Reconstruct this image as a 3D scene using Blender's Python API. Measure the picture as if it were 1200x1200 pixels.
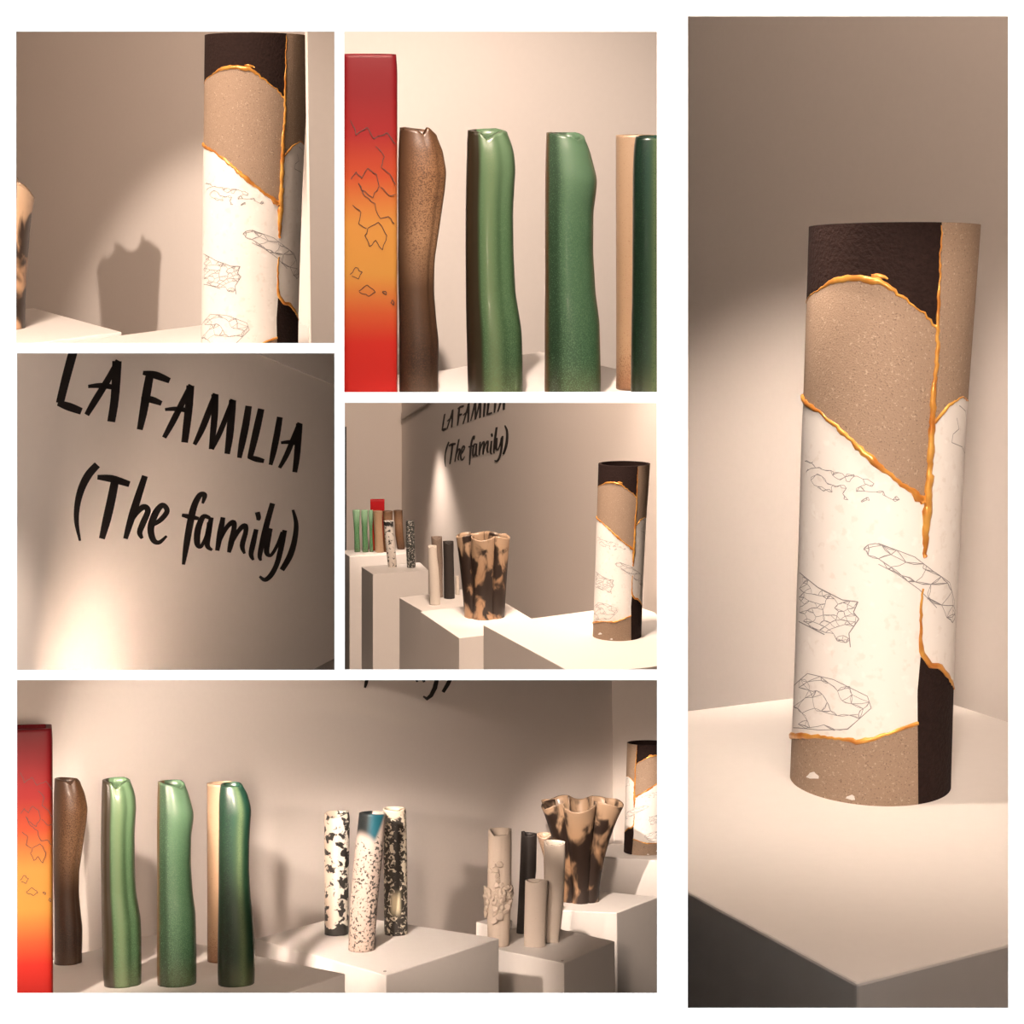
import bpy, math, random
import numpy as np
from mathutils import Matrix, Vector

for o in list(bpy.data.objects):
    bpy.data.objects.remove(o, do_unlink=True)
SC = bpy.context.scene
COL = SC.collection
random.seed(7)
RNG = np.random.default_rng(11)

# ------------------------------------------------------------------ camera
F, CX, CY = 1800.0, 600.0, 350.0      # focal length and principal point in pixels of the 1200 frame
CAM_Z = 3.6
cd = bpy.data.cameras.new('camera')
cd.sensor_width = 36.0
cd.lens = F / 1200.0 * 36.0
cd.shift_y = -(600.0 - CY) / 1200.0
cd.clip_start = 0.02
cam = bpy.data.objects.new('camera', cd)
cam.location = (0, 0, CAM_Z)
cam.rotation_euler = (math.pi / 2, 0, 0)
COL.objects.link(cam)
SC.camera = cam

# ------------------------------------------------------------------ world, sun, exposure
w = bpy.data.worlds.new('world')
SC.world = w
w.use_nodes = True
w.node_tree.nodes['Background'].inputs[0].default_value = (1.0, .97, .94, 1)
w.node_tree.nodes['Background'].inputs[1].default_value = 0.30
vs = SC.view_settings
vs.view_transform = 'Standard'
vs.look = 'None'
vs.exposure = 0.0
vs.gamma = 1.0
vs.use_curve_mapping = False
sd = bpy.data.lights.new('wall_wash_sun', 'SUN')      # added raking light, only there to keep the front wall white
sd.energy = 31.0
sd.angle = math.radians(1.0)
sun = bpy.data.objects.new('wall_wash_sun', sd)
sun.location = (0, -1, CAM_Z + 4)
sun.rotation_euler = Vector((0, .105, -1)).to_track_quat('-Z', 'Y').to_euler()
COL.objects.link(sun)

WARM = (1.0, .805, .675)
WARM2 = (1.0, .76, .60)


# ------------------------------------------------------------------ rooms: each opening looks into its own room
class Room:
    """A room whose level line meets the picture at height H; local x right, y away, z up, origin at the eye."""
    def __init__(s, H):
        th = -math.atan((H - CY) / F)
        c, n = math.cos(th), math.sin(th)
        s.R = np.array([[1, 0, 0], [0, c, -n], [0, n, c]])
        m = Matrix.Identity(4)
        for i in range(3):
            for j in range(3):
                m[i][j] = s.R[i, j]
        s.M = Matrix.Translation((0, 0, CAM_Z)) @ m

    def ray(s, x, y):
        return s.R.T @ np.array([(x - CX) / F, 1.0, -(y - CY) / F])

    def on(s, x, y, h):
        r = s.ray(x, y)
        return r * (h / r[2])

    def at(s, x, y, d):
        r = s.ray(x, y)
        return r * (d / r[1])

    def wall(s, x, y, p, dirn):
        """pixel -> point on the upright plane through p (xy) along dirn (xy)"""
        r = s.ray(x, y)
        n = np.array([-dirn[1], dirn[0]])
        t = (n @ np.array(p)) / (n @ r[:2])
        return r * t


WORLD = Room(CY)


def col_of(room, p):
    """picture column of a local point"""
    v = room.R @ np.array(p, float)
    return CX + v[0] / v[1] * F


R1, R2, R3, R4, R5, R6 = Room(160), Room(190), Room(640), Room(350), Room(640), Room(350)


def lamp_spot(name, room, a, b, energy, deg, blend=.5, color=WARM, radius=.02):
    l = bpy.data.lights.new(name, 'SPOT')
    l.energy, l.color, l.spot_size, l.spot_blend, l.shadow_soft_size = energy, color, math.radians(deg), blend, radius
    o = bpy.data.objects.new(name, l)
    a = room.M @ Vector(a)
    b = room.M @ Vector(b)
    o.location = a
    o.rotation_euler = (b - a).to_track_quat('-Z', 'Y').to_euler()
    COL.objects.link(o)
    return o


def lamp_area(name, room, a, b, energy, size, color=WARM2):
    l = bpy.data.lights.new(name, 'AREA')
    l.energy, l.color, l.size, l.shape = energy, color, size, 'DISK'
    o = bpy.data.objects.new(name, l)
    a = room.M @ Vector(a)
    b = room.M @ Vector(b)
    o.location = a
    o.rotation_euler = (b - a).to_track_quat('-Z', 'Y').to_euler()
    COL.objects.link(o)
    return o


#LIGHTS_BEGIN
def on_world(room, p):
    v = room.M @ Vector(p)
    return (v.x, v.y, v.z - CAM_Z)


def lamp_point(name, room, a, energy, radius=.03, color=WARM2):
    l = bpy.data.lights.new(name, 'POINT')
    l.energy, l.color, l.shadow_soft_size = energy, color, radius
    o = bpy.data.objects.new(name, l)
    o.location = room.M @ Vector(a)
    COL.objects.link(o)


# room with the seamed cylinder close up and the flared vase at its side
lamp_spot('gallery_or_fill_spot', WORLD, (-1.30, 1.30, .50), (-.92, 4.62, -.28), 560, 27, .45)
lamp_spot('gallery_or_fill_spot', WORLD, (-1.45, 1.40, .85), (-.50, 3.0, .12), 135, 30, .5)
lamp_area('fill_lamp', WORLD, (-.9, 1.6, 1.9), (-.9, 3.8, 0), 68, .5)  # added soft fill that lifts the dark parts of this room
# room with red, brown and green columns, seen close
lamp_spot('gallery_or_fill_spot', WORLD, (-.10, 1.30, .88), (.05, 2.55, .05), 150, 62, .8)
lamp_area('fill_lamp', WORLD, (.05, 1.3, 1.0), (.05, 2.5, 0), 7, .3)  # added ambient fill, not a fixture of the room
# lettered wall
lamp_spot('gallery_or_fill_spot', WORLD, (-.146, 1.18, -.07), (-.60, 1.24, -.47), 6.5, 62, .6)
lamp_point('fill_lamp', WORLD, (-.145, 1.18, -.055), 1.4)  # added bare fill point that brightens the wall
lamp_spot('gallery_or_fill_spot', WORLD, (-.135, 1.17, -.046), (-.225, 1.96, -.27), 15, 58, 1.0, WARM2)  # added fill that evens out the far end of the wall
lamp_spot('gallery_or_fill_spot', WORLD, (-.135, 1.17, -.046), (-.42, 1.45, -.09), 3.2, 70, 1.0, WARM2)  # second added fill, for the near part of the wall
# room with the long row of plinths
lamp_spot('gallery_or_fill_spot', WORLD, (-.20, 4.5, .55), (.42, 6.0, -.95), 190, 15, .5)
lamp_spot('gallery_or_fill_spot', WORLD, (.36, 6.30, .30), (.52, 6.55, -1.0), 42, 62, .8, WARM, .05)
lamp_spot('gallery_or_fill_spot', WORLD, (-.35, 5.5, 1.2), (-.12, 6.95, -1.2), 180, 14, .6)
lamp_spot('gallery_or_fill_spot', WORLD, (-.80, 10.45, -.74), (-.68, 10.2, -1.7), 80, 78, .9, WARM, .05)
lamp_spot('gallery_or_fill_spot', WORLD, (-.55, 7.2, 1.0), (-.60, 9.5, -1.4), 240, 9, .6)
lamp_spot('gallery_or_fill_spot', WORLD, (-.80, 8.6, .8), (-.98, 10.7, -1.6), 200, 12, .6)
lamp_area('fill_lamp', WORLD, (-.1, 5.2, 2.0), (-.2, 8.5, -1), 260, .6)  # added fill standing in for ambient light along the row
# room with the whole family of vases
lamp_spot('gallery_or_fill_spot', WORLD, (-1.30, 1.55, -.33), on_world(R5, (-.80, 3.6, -.66)), 290, 25, .5)
lamp_spot('gallery_or_fill_spot', WORLD, (-.72, 2.50, -.49), on_world(R5, (-.66, 3.80, -.60)), 66, 44, .8)
lamp_spot('gallery_or_fill_spot', WORLD, (-.62, 2.45, -.50), on_world(R5, (-.33, 3.9, -.88)), 150, 27, .6)
lamp_spot('gallery_or_fill_spot', WORLD, (.02, 3.70, -.916), on_world(R5, (.35, 4.70, -.90)), 72, 42, .7, WARM, .005)
lamp_spot('gallery_or_fill_spot', WORLD, (.30, 4.10, -1.014), on_world(R5, (.45, 5.0, -.85)), 22, 30, .7, WARM, .005)
lamp_area('fill_lamp', WORLD, (-.30, 1.35, -.42), on_world(R5, (-.3, 4.0, -.5)), 26, .2)  # added low fill just behind the front wall
# room with the big seamed cylinder: one spot added before the front wall shines in, others hang inside
lamp_spot('gallery_or_fill_spot', WORLD, (.0, .10, .42), (.44, 1.9, -.22), 165, 28, .5, WARM, .12)
lamp_spot('gallery_or_fill_spot', WORLD, (.188, 1.72, .85), (.45, 2.0, -.58), 60, 50, .8)
lamp_spot('gallery_or_fill_spot', WORLD, (.16, 1.30, .62), (.34, 2.65, -.50), 150, 34, .9)
lamp_area('fill_lamp', WORLD, (.5, 1.35, 1.8), (.5, 2.1, -.2), 20, .35)  # added overhead fill for the shaded sides
#LIGHTS_END


# ------------------------------------------------------------------ materials
def new_mat(name):
    m = bpy.data.materials.new(name)
    m.use_nodes = True
    nt = m.node_tree
    return m, nt, nt.nodes['Principled BSDF']


def paint(name, col, rough=.65, bump=.05, scale=60, var=.02):
    m, nt, b = new_mat(name)
    tc = nt.nodes.new('ShaderNodeTexCoord')
    nz = nt.nodes.new('ShaderNodeTexNoise')
    nz.inputs['Scale'].default_value = scale
    nz.inputs['Detail'].default_value = 3
    nt.links.new(tc.outputs['Object'], nz.inputs['Vector'])
    bp = nt.nodes.new('ShaderNodeBump')
    bp.inputs['Strength'].default_value = bump
    bp.inputs['Distance'].default_value = .002
    nt.links.new(nz.outputs['Fac'], bp.inputs['Height'])
    nt.links.new(bp.outputs['Normal'], b.inputs['Normal'])
    mx = nt.nodes.new('ShaderNodeMix')
    mx.data_type = 'RGBA'
    mx.inputs[6].default_value = (*[c * (1 - var) for c in col], 1)
    mx.inputs[7].default_value = (*[min(1, c * (1 + var)) for c in col], 1)
    nt.links.new(nz.outputs['Fac'], mx.inputs[0])
    nt.links.new(mx.outputs[2], b.inputs['Base Color'])
    b.inputs['Roughness'].default_value = rough
    return m


def ceramic(name, rough=.5, coat=0.0, scale=120, width=.06, detail=4, bump=.1, distort=0.0, voro=False, stretch=1.0, spec=.5):
    """colour from the Col attribute, speckled with Col2 where noise + den is high"""
    m, nt, b = new_mat(name)
    L = nt.links.new
    tc = nt.nodes.new('ShaderNodeTexCoord')
    mp = nt.nodes.new('ShaderNodeMapping')
    mp.inputs['Scale'].default_value = (1, 1, stretch)
    L(tc.outputs['Object'], mp.inputs['Vector'])
    nz = nt.nodes.new('ShaderNodeTexNoise')
    nz.inputs['Scale'].default_value = scale
    nz.inputs['Detail'].default_value = detail
    nz.inputs['Distortion'].default_value = distort
    L(mp.outputs[0], nz.inputs['Vector'])
    c1 = nt.nodes.new('ShaderNodeAttribute'); c1.attribute_name = 'Col'
    c2 = nt.nodes.new('ShaderNodeAttribute'); c2.attribute_name = 'Col2'
    dn = nt.nodes.new('ShaderNodeAttribute'); dn.attribute_name = 'den'
    ad = nt.nodes.new('ShaderNodeMath'); ad.operation = 'ADD'
    if voro:
        vo = nt.nodes.new('ShaderNodeTexVoronoi')
        vo.feature = 'DISTANCE_TO_EDGE'
        vo.inputs['Scale'].default_value = scale * .8
        L(mp.outputs[0], vo.inputs['Vector'])
        mv = nt.nodes.new('ShaderNodeMath'); mv.operation = 'MULTIPLY_ADD'
        mv.inputs[1].default_value = .9
        L(vo.outputs['Distance'], mv.inputs[0])
        ms = nt.nodes.new('ShaderNodeMath'); ms.operation = 'MULTIPLY'
        ms.inputs[1].default_value = .75
        L(nz.outputs['Fac'], ms.inputs[0])
        L(ms.outputs[0], mv.inputs[2])
        L(mv.outputs[0], ad.inputs[0])
    else:
        L(nz.outputs['Fac'], ad.inputs[0])
    L(dn.outputs['Fac'], ad.inputs[1])
    mr = nt.nodes.new('ShaderNodeMapRange')
    mr.interpolation_type = 'SMOOTHSTEP'
    mr.inputs['From Min'].default_value = 1.0 - width
    mr.inputs['From Max'].default_value = 1.0 + width
    L(ad.outputs[0], mr.inputs['Value'])
    mx = nt.nodes.new('ShaderNodeMix'); mx.data_type = 'RGBA'
    L(mr.outputs[0], mx.inputs[0]); L(c1.outputs['Color'], mx.inputs[6]); L(c2.outputs['Color'], mx.inputs[7])
    L(mx.outputs[2], b.inputs['Base Color'])
    b.inputs['Roughness'].default_value = rough
    b.inputs['Coat Weight'].default_value = coat
    b.inputs['Specular IOR Level'].default_value = spec
    b.inputs['Coat Roughness'].default_value = .12
    bp = nt.nodes.new('ShaderNodeBump')
    bp.inputs['Strength'].default_value = bump
    bp.inputs['Distance'].default_value = .002
    L(nz.outputs['Fac'], bp.inputs['Height']); L(bp.outputs['Normal'], b.inputs['Normal'])
    return m


M_FRONT = paint('white_front_paint', (.94, .94, .94), .8, 0, 40, 0)
M_WALL = paint('warm_white_wall_paint', (.76, .705, .66), .7, .06, 90)
M_PLINTH = paint('white_plinth_paint', (.78, .75, .72), .6, .05, 70)
M_LINER = paint('charcoal_partition_paint', (.08, .074, .068), .9, .05, 50)
M_FLOOR = paint('grey_floor_paint', (.22, .20, .185), .7, .05, 30)
M_LETTER = paint('black_vinyl', (.012, .009, .009), .55, 0, 50)
M_DOOR = paint('dark_door_paint', (.06, .055, .055), .6, .02, 40)
M_DARKCLAY = paint('dark_brown_clay', (.020, .0108, .0092), .85, .9, 210, .5)
M_DARKCLAY.node_tree.nodes['Principled BSDF'].inputs['Specular IOR Level'].default_value = .15
M_INK = paint('grey_ink', (.26, .25, .255), .8, 0, 50)
M_SCREW = paint('steel_screw', (.25, .22, .2), .4, 0, 50)


def gold_mat():
    m, nt, b = new_mat('gold_lacquer')
    tc = nt.nodes.new('ShaderNodeTexCoord')
    nz = nt.nodes.new('ShaderNodeTexNoise')
    nz.inputs['Scale'].default_value = 40
    nt.links.new(tc.outputs['Object'], nz.inputs['Vector'])
    cr = nt.nodes.new('ShaderNodeValToRGB')
    cr.color_ramp.elements[0].position = .35
    cr.color_ramp.elements[0].color = (.55, .20, .035, 1)
    cr.color_ramp.elements[1].position = .65
    cr.color_ramp.elements[1].color = (.80, .42, .09, 1)
    nt.links.new(nz.outputs['Fac'], cr.inputs[0])
    nt.links.new(cr.outputs[0], b.inputs['Base Color'])
    b.inputs['Metallic'].default_value = .35
    b.inputs['Roughness'].default_value = .28
    bp = nt.nodes.new('ShaderNodeBump')
    bp.inputs['Strength'].default_value = .35
    bp.inputs['Distance'].default_value = .003
    nt.links.new(nz.outputs['Fac'], bp.inputs['Height'])
    nt.links.new(bp.outputs['Normal'], b.inputs['Normal'])
    return m


def clay(name, col, dark, light, scale=260, bump=.5, rough=.75):
    """grogged clay: ground colour with dark and pale grains"""
    m, nt, b = new_mat(name)
    L = nt.links.new
    tc = nt.nodes.new('ShaderNodeTexCoord')
    n1 = nt.nodes.new('ShaderNodeTexNoise'); n1.inputs['Scale'].default_value = scale; n1.inputs['Detail'].default_value = 2
    n2 = nt.nodes.new('ShaderNodeTexNoise'); n2.inputs['Scale'].default_value = scale * .7; n2.inputs['Detail'].default_value = 2
    L(tc.outputs['Object'], n1.inputs['Vector'])
    mp = nt.nodes.new('ShaderNodeMapping'); mp.inputs['Location'].default_value = (3.1, 1.7, .4)
    L(tc.outputs['Object'], mp.inputs['Vector']); L(mp.outputs[0], n2.inputs['Vector'])
    r1 = nt.nodes.new('ShaderNodeMapRange'); r1.inputs['From Min'].default_value = .60; r1.inputs['From Max'].default_value = .70
    r2 = nt.nodes.new('ShaderNodeMapRange'); r2.inputs['From Min'].default_value = .62; r2.inputs['From Max'].default_value = .70
    L(n1.outputs['Fac'], r1.inputs['Value']); L(n2.outputs['Fac'], r2.inputs['Value'])
    a = nt.nodes.new('ShaderNodeMix'); a.data_type = 'RGBA'
    a.inputs[6].default_value = (*col, 1); a.inputs[7].default_value = (*dark, 1)
    L(r1.outputs[0], a.inputs[0])
    c = nt.nodes.new('ShaderNodeMix'); c.data_type = 'RGBA'
    c.inputs[7].default_value = (*light, 1)
    L(a.outputs[2], c.inputs[6]); L(r2.outputs[0], c.inputs[0])
    L(c.outputs[2], b.inputs['Base Color'])
    b.inputs['Roughness'].default_value = rough
    bp = nt.nodes.new('ShaderNodeBump'); bp.inputs['Strength'].default_value = bump; bp.inputs['Distance'].default_value = .0015
    L(n1.outputs['Fac'], bp.inputs['Height']); L(bp.outputs['Normal'], b.inputs['Normal'])
    return m


M_GOLD = gold_mat()
M_TANCLAY = clay('tan_grogged_clay', (.33, .235, .165), (.19, .13, .088), (.48, .37, .27), 480)
M_PORCELAIN = clay('white_porcelain', (.86, .83, .79), (.80, .76, .71), (.9, .88, .84), 90, .04, .45)
G_GLAZE = ceramic('speckled_gloss_glaze', .35, .3, 650, .14, 3, .05)
G_RED = ceramic('airbrushed_gloss_glaze', .5, .0, 300, .05, 2, .02, spec=.2)
G_BROWN = ceramic('fumed_brown_glaze', .42, .15, 520, .16, 4, .06)
G_BURN = ceramic('smoke_fired_clay', .45, .08, 18, .075, 3, .05, .6, stretch=.6)
G_MATTE = ceramic('bare_porcelain', .6, 0, 200, .08, 3, .05)
G_BLOT = ceramic('blotched_raku_glaze', .4, .2, 62, .035, 5, .25, .4)
G_FINE = ceramic('fine_speckled_glaze', .45, .1, 150, .05, 6, .25, .3)
G_LACE = ceramic('lace_crackle_glaze', .45, .1, 105, .045, 6, .25, .8)


# ------------------------------------------------------------------ mesh helpers
def mesh_obj(name, verts, faces, mat, parent=None, matrix=None, smooth=False, kind=None):
    me = bpy.data.meshes.new(name)
    me.from_pydata([tuple(map(float, v)) for v in verts], [], faces)
    me.update()
    if smooth:
        me.polygons.foreach_set('use_smooth', [True] * len(me.polygons))
    if mat:
        me.materials.append(mat)
    o = bpy.data.objects.new(name, me)
    COL.objects.link(o)
    if parent is not None:
        o.parent = parent
    if matrix is not None:
        o.matrix_world = matrix
    if kind:
        o['kind'] = kind
    return o


def tag(o, label, cat=None, group=None):
    o['label'] = label
    if cat:
        o['category'] = cat
    if group:
        o['group'] = group
    return o


def thing(name, matrix, label, cat, group=None):
    o = bpy.data.objects.new(name, None)
    COL.objects.link(o)
    o.empty_display_size = .05
    o.matrix_world = matrix
    return tag(o, label, cat, group)


def prism(name, room, top, bottom, mat, label=None, cat=None, kind=None, bevel=.003, group=None):
    """top / bottom: matching rings of local points; the object's origin is put at its base centre"""
    n = len(top)
    top = [np.array(p, float) for p in top]
    bottom = [np.array(p, float) for p in bottom]
    c = sum(bottom) / n
    V = [p - c for p in top] + [p - c for p in bottom]
    a = sum((top[i][0] * top[(i + 1) % n][1] - top[(i + 1) % n][0] * top[i][1]) for i in range(n))
    idx = list(range(n))
    if a < 0:
        idx = idx[::-1]
    fs = [tuple(idx), tuple(i + n for i in idx[::-1])]
    for k in range(n):
        i, j = idx[k], idx[(k + 1) % n]
        fs.append((i, i + n, j + n, j))
    o = mesh_obj(name, V, fs, mat, None, room.M @ Matrix.Translation(Vector(c)), kind=kind)
    if bevel:
        b = o.modifiers.new('bevel', 'BEVEL')
        b.width = bevel
        b.segments = 2
    if label:
        tag(o, label, cat, group)
    return o


def slab(name, room, quad, thick, mat, kind='structure', label=None):
    """quad: four local points, thickened along its normal"""
    q = [np.array(p, float) for p in quad]
    n = np.cross(q[1] - q[0], q[3] - q[0])
    n = n / np.linalg.norm(n) * thick / 2
    V = [p + n for p in q] + [p - n for p in q]
    c = sum(V) / 8
    V = [v - c for v in V]
    fs = [(0, 1, 2, 3), (7, 6, 5, 4)] + [(i, i + 4, (i + 1) % 4 + 4, (i + 1) % 4) for i in range(4)]
    o = mesh_obj(name, V, fs, mat, None, room.M @ Matrix.Translation(Vector(c)), kind=kind)
    if label:
        o['label'] = label
    return o


def local_of(world_pt, room):
    v = room.M.inverted() @ (Vector(world_pt) + Vector((0, 0, CAM_Z)))
    return np.array(v)


# ------------------------------------------------------------------ white collage border, built as a front wall with six openings
OPEN = [(19, 37, 392, 402), (403.5, 37, 770, 459.5), (20, 414, 392, 785), (404, 472, 770, 784.5),
        (20, 797, 770, 1163.5), (806, 19, 1181.5, 1181)]
D0, D1 = 1.15, 1.158


def front_wall():
    V, Fc = [], []

    def pt(x, y, d):
        V.append(((x - CX) / F * d, d, -(y - CY) / F * d))
        return len(V) - 1
    big = (-4200, -3200, 3400, 6000)
    for d, grow, flip in ((D0, 0, False), (D1, 1.5, True)):
        H = [(a - grow, b - grow, c + grow, e + grow) for a, b, c, e in OPEN]
        xs = sorted(set([big[0], big[2]] + [h[0] for h in H] + [h[2] for h in H]))
        ys = sorted(set([big[1], big[3]] + [h[1] for h in H] + [h[3] for h in H]))
        grid = {}
        for i, x in enumerate(xs):
            for j, y in enumerate(ys):
                grid[i, j] = pt(x, y, d)
        for i in range(len(xs) - 1):
            for j in range(len(ys) - 1):
                mx, my = (xs[i] + xs[i + 1]) / 2, (ys[j] + ys[j + 1]) / 2
                if any(h[0] < mx < h[2] and h[1] < my < h[3] for h in H):
                    continue
                q = (grid[i, j], grid[i, j + 1], grid[i + 1, j + 1], grid[i + 1, j])
                Fc.append(q if not flip else q[::-1])
    for a, b, c, e in OPEN:
        g = 1.5
        fr = [pt(a, b, D0), pt(c, b, D0), pt(c, e, D0), pt(a, e, D0)]
        bk = [pt(a - g, b - g, D1), pt(c + g, b - g, D1), pt(c + g, e + g, D1), pt(a - g, e + g, D1)]
        for k in range(4):
            Fc.append((fr[k], fr[(k + 1) % 4], bk[(k + 1) % 4], bk[k]))
    o = mesh_obj('collage_border_wall', V, Fc, M_FRONT, None, Matrix.Translation((0, 0, CAM_Z)), kind='structure')
    o['label'] = 'white collage border built as a wall with six rectangular openings'


front_wall()


def wp(x, y, d):
    return np.array([(x - CX) / F * d, d, -(y - CY) / F * d])


def vertical_divider(px, d0, d1, z_of, top):  # unseen upright partition added to stop light passing between rooms
    k = (px - CX) / F
    slab('light_divider', WORLD, [(k * d0, d0, z_of(d0)), (k * d1, d1, z_of(d1)), (k * d1, d1, top), (k * d0, d0, top)],
         .003, M_LINER, label='thin charcoal upright partition added to block light between two rooms')


TOP = 2.2
H3 = lambda d: -(791 - CY) / F * d
vertical_divider(398, 1.162, 12.5, H3, TOP)
vertical_divider(788, 1.162, 12.5, lambda d: -3.5, TOP)
# level dividers, added to keep the light of each room apart
slab('light_divider', WORLD, [wp(-1500, 408, 1.162), wp(398, 408, 1.162), wp(398, 408, 2.0), (-2.6, 2.0, wp(0, 408, 2.0)[2])], .002, M_LINER,
     label='thin charcoal level partition added to block light above the lettered wall')
slab('light_divider', WORLD, [wp(398, 470.3, 1.162), wp(788, 470.3, 1.162), wp(788, 470.3, 3.6), wp(398, 470.3, 3.6)], .0012, M_LINER,
     label='thin charcoal level partition added to block light under the close row of columns')
slab('light_divider', WORLD, [wp(20, 791, 1.162), wp(398, 791, 1.162), wp(398, 791, 1.9), wp(-200, 791, 1.9)], .003, M_LINER,
     label='thin charcoal level partition added to block light under the lettered wall')
slab('floor', WORLD, [wp(398, 791, 1.162), wp(788, 791, 1.162), wp(788, 791, 12.5), wp(398, 791, 12.5)], .004, M_FLOOR,
     label='grey ramp floor under the long row of plinths')
slab('floor', WORLD, [(-2.6, 1.9, -.462), (-.213, 1.9, -.462), (-.80, 7.0, -.462), (-2.6, 7.0, -.462)], .006, M_FLOOR,
     label='grey floor under the plinths of the fan vase room')
slab('floor', WORLD, [(-2.6, 1.16, -3.3), (.9, 1.16, -3.3), (.9, 12.5, -3.3), (-2.6, 12.5, -3.3)], .02, M_FLOOR,
     label='grey floor far below the plinths')
slab('floor', WORLD, [(.122, 1.17, -1.5), (1.6, 1.17, -1.5), (1.6, 3.0, -1.5), (.32, 3.0, -1.5)], .02, M_FLOOR,
     label='grey floor under the big plinth')
slab('ceiling', WORLD, [(-2.7, 1.16, TOP), (1.7, 1.16, TOP), (1.7, 12.6, TOP), (-2.7, 12.6, TOP)], .02, M_FLOOR,
     label='ceiling over all rooms')
slab('wall_left', WORLD, [(-2.6, 1.16, -3.5), (-2.6, 9.0, -3.5), (-2.6, 9.0, TOP), (-2.6, 1.16, TOP)], .02, M_WALL,
     label='outer wall closing the rooms')


def upright_wall(name, room, a, b, za, zb, label, thick=.01, mat=None):
    """a, b: xy ends; za, zb: (bottom, top) local heights at each end"""
    return slab(name, room, [(a[0], a[1], za[0]), (b[0], b[1], zb[0]), (b[0], b[1], zb[1]), (a[0], a[1], za[1])],
                thick, mat or M_WALL, label=label)


def unit(v):
    v = np.array(v, float)
    return v / np.linalg.norm(v)


def plinth(room, quad, label, height=None, bottom=None, group='white plinths', inset=None):
    """quad: four local top corners; bottom either a drop or a function (x, y) -> local z"""
    top = [np.array(q, float) for q in quad]
    if bottom is None:
        bt = [np.array([p[0], p[1], p[2] - height]) for p in top]
    else:
        bt = [np.array([p[0], p[1], bottom(p[0], p[1])]) for p in top]
    return prism('plinth', room, top, bt, M_PLINTH, label, 'plinth', bevel=.0025, group=group)


# ------------------------------------------------------------------ vases
def rows_interp(rows, n):
    """rows (y, xl, xr) top to bottom -> n smooth rows"""
    r = np.array(rows, float)
    s = np.linspace(0, 1, n)
    y = r[0, 0] + (r[-1, 0] - r[0, 0]) * s
    xl = np.interp(y, r[:, 0], r[:, 1])
    xr = np.interp(y, r[:, 0], r[:, 2])
    k = np.array([1, 2, 3, 2, 1.]) / 9

    def sm(a):
        p = np.concatenate([[a[0]] * 2, a, [a[-1]] * 2])
        return np.convolve(p, k, 'valid')
    return y, sm(xl), sm(xr)


def vase(room, rows, depth, name, label, mat, col, col2=None, den=None, ratio=.85, power=2.0, dents=(), top=None,
         rim=.006, nu=72, nv=84, group=None, cat='vase', wob=0.0, open_to=.35):
    """column whose outline follows rows (y, xl, xr); cross-section has real depth; col(theta, t) -> rgb arrays"""
    y, xl, xr = rows_interp(rows, nv)
    base = room.at((xl[-1] + xr[-1]) / 2, y[-1], depth)
    yaw = -math.atan2(base[0], base[1])
    th = np.linspace(-math.pi, math.pi, nu, endpoint=False)
    ss, cc = np.sin(th), np.cos(th)
    e = 2.0 / power
    sx = np.sign(ss) * np.abs(ss) ** e
    sy = -np.sign(cc) * np.abs(cc) ** e
    V = np.zeros((nv, nu, 3))
    T = np.linspace(1, 0, nv)
    cosy = math.cos(yaw)
    for i in range(nv):
        L = room.at(xl[i], y[i], depth)
        Rr = room.at(xr[i], y[i], depth)
        c = (L + Rr) / 2
        half = (Rr[0] - L[0]) / 2 * cosy
        m = np.ones(nu)
        for (a, wd, dp, t0, t1) in dents:
            g = max(0.0, 1 - ((T[i] - t0) / t1) ** 2) if t1 else 1.0
            dd = (th - a + math.pi) % (2 * math.pi) - math.pi
            m -= dp * g * np.exp(-(dd / wd) ** 2)
        V[i, :, 0] = c[0] - base[0] + half * sx * m
        V[i, :, 1] = half * ratio * sy * m
        V[i, :, 2] = c[2] - base[2]
    H = V[0, 0, 2]
    if top:
        ta = np.array([p[0] for p in top]); tz = np.array([p[1] for p in top])
        off = np.interp(th, ta, tz, period=2 * math.pi) * H
        wgt = np.clip((T - .8) / .2, 0, 1) ** 1.5
        V[:, :, 2] += wgt[:, None] * off[None, :]
    verts = V.reshape(-1, 3).tolist()
    fs = []
    for i in range(nv - 1):
        for j in range(nu):
            k = (j + 1) % nu
            fs.append((i * nu + j, (i + 1) * nu + j, (i + 1) * nu + k, i * nu + k))
    fs.append(tuple((nv - 1) * nu + j for j in range(nu))[::-1])
    # inner wall
    half0 = (V[0, :, 0].max() - V[0, :, 0].min()) / 2
    sc = max(.3, 1 - rim / half0)
    inner = [0] + list(range(2, int(nv * open_to), 4))
    start = len(verts)
    thv, tv = [np.tile(th, nv)], [np.repeat(T, nu)]
    for q, i in enumerate(inner):
        c = V[i].mean(0)
        rg = V[i].copy()
        rg[:, :2] = c[:2] + (rg[:, :2] - c[:2]) * sc
        if q == 0:
            rg[:, 2] += .0008
        verts += rg.tolist()
        thv.append(th); tv.append(np.full(nu, T[i]))
        for j in range(nu):
            k = (j + 1) % nu
            if q == 0:
                fs.append((j, k, start + k, start + j))
            else:
                a = start + (q - 1) * nu
                b = start + q * nu
                fs.append((a + j, a + k, b + k, b + j))
    last = start + (len(inner) - 1) * nu
    fs.append(tuple(last + j for j in range(nu)))
    mtx = room.M @ Matrix.Translation(Vector(base)) @ Matrix.Rotation(yaw, 4, 'Z')
    o = mesh_obj(name, verts, fs, mat, None, mtx, smooth=True)
    paint_attr(o, np.concatenate(thv), np.concatenate(tv), col, col2, den)
    tag(o, label, cat, group)
    o['_h'] = float(H)
    return o


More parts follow.
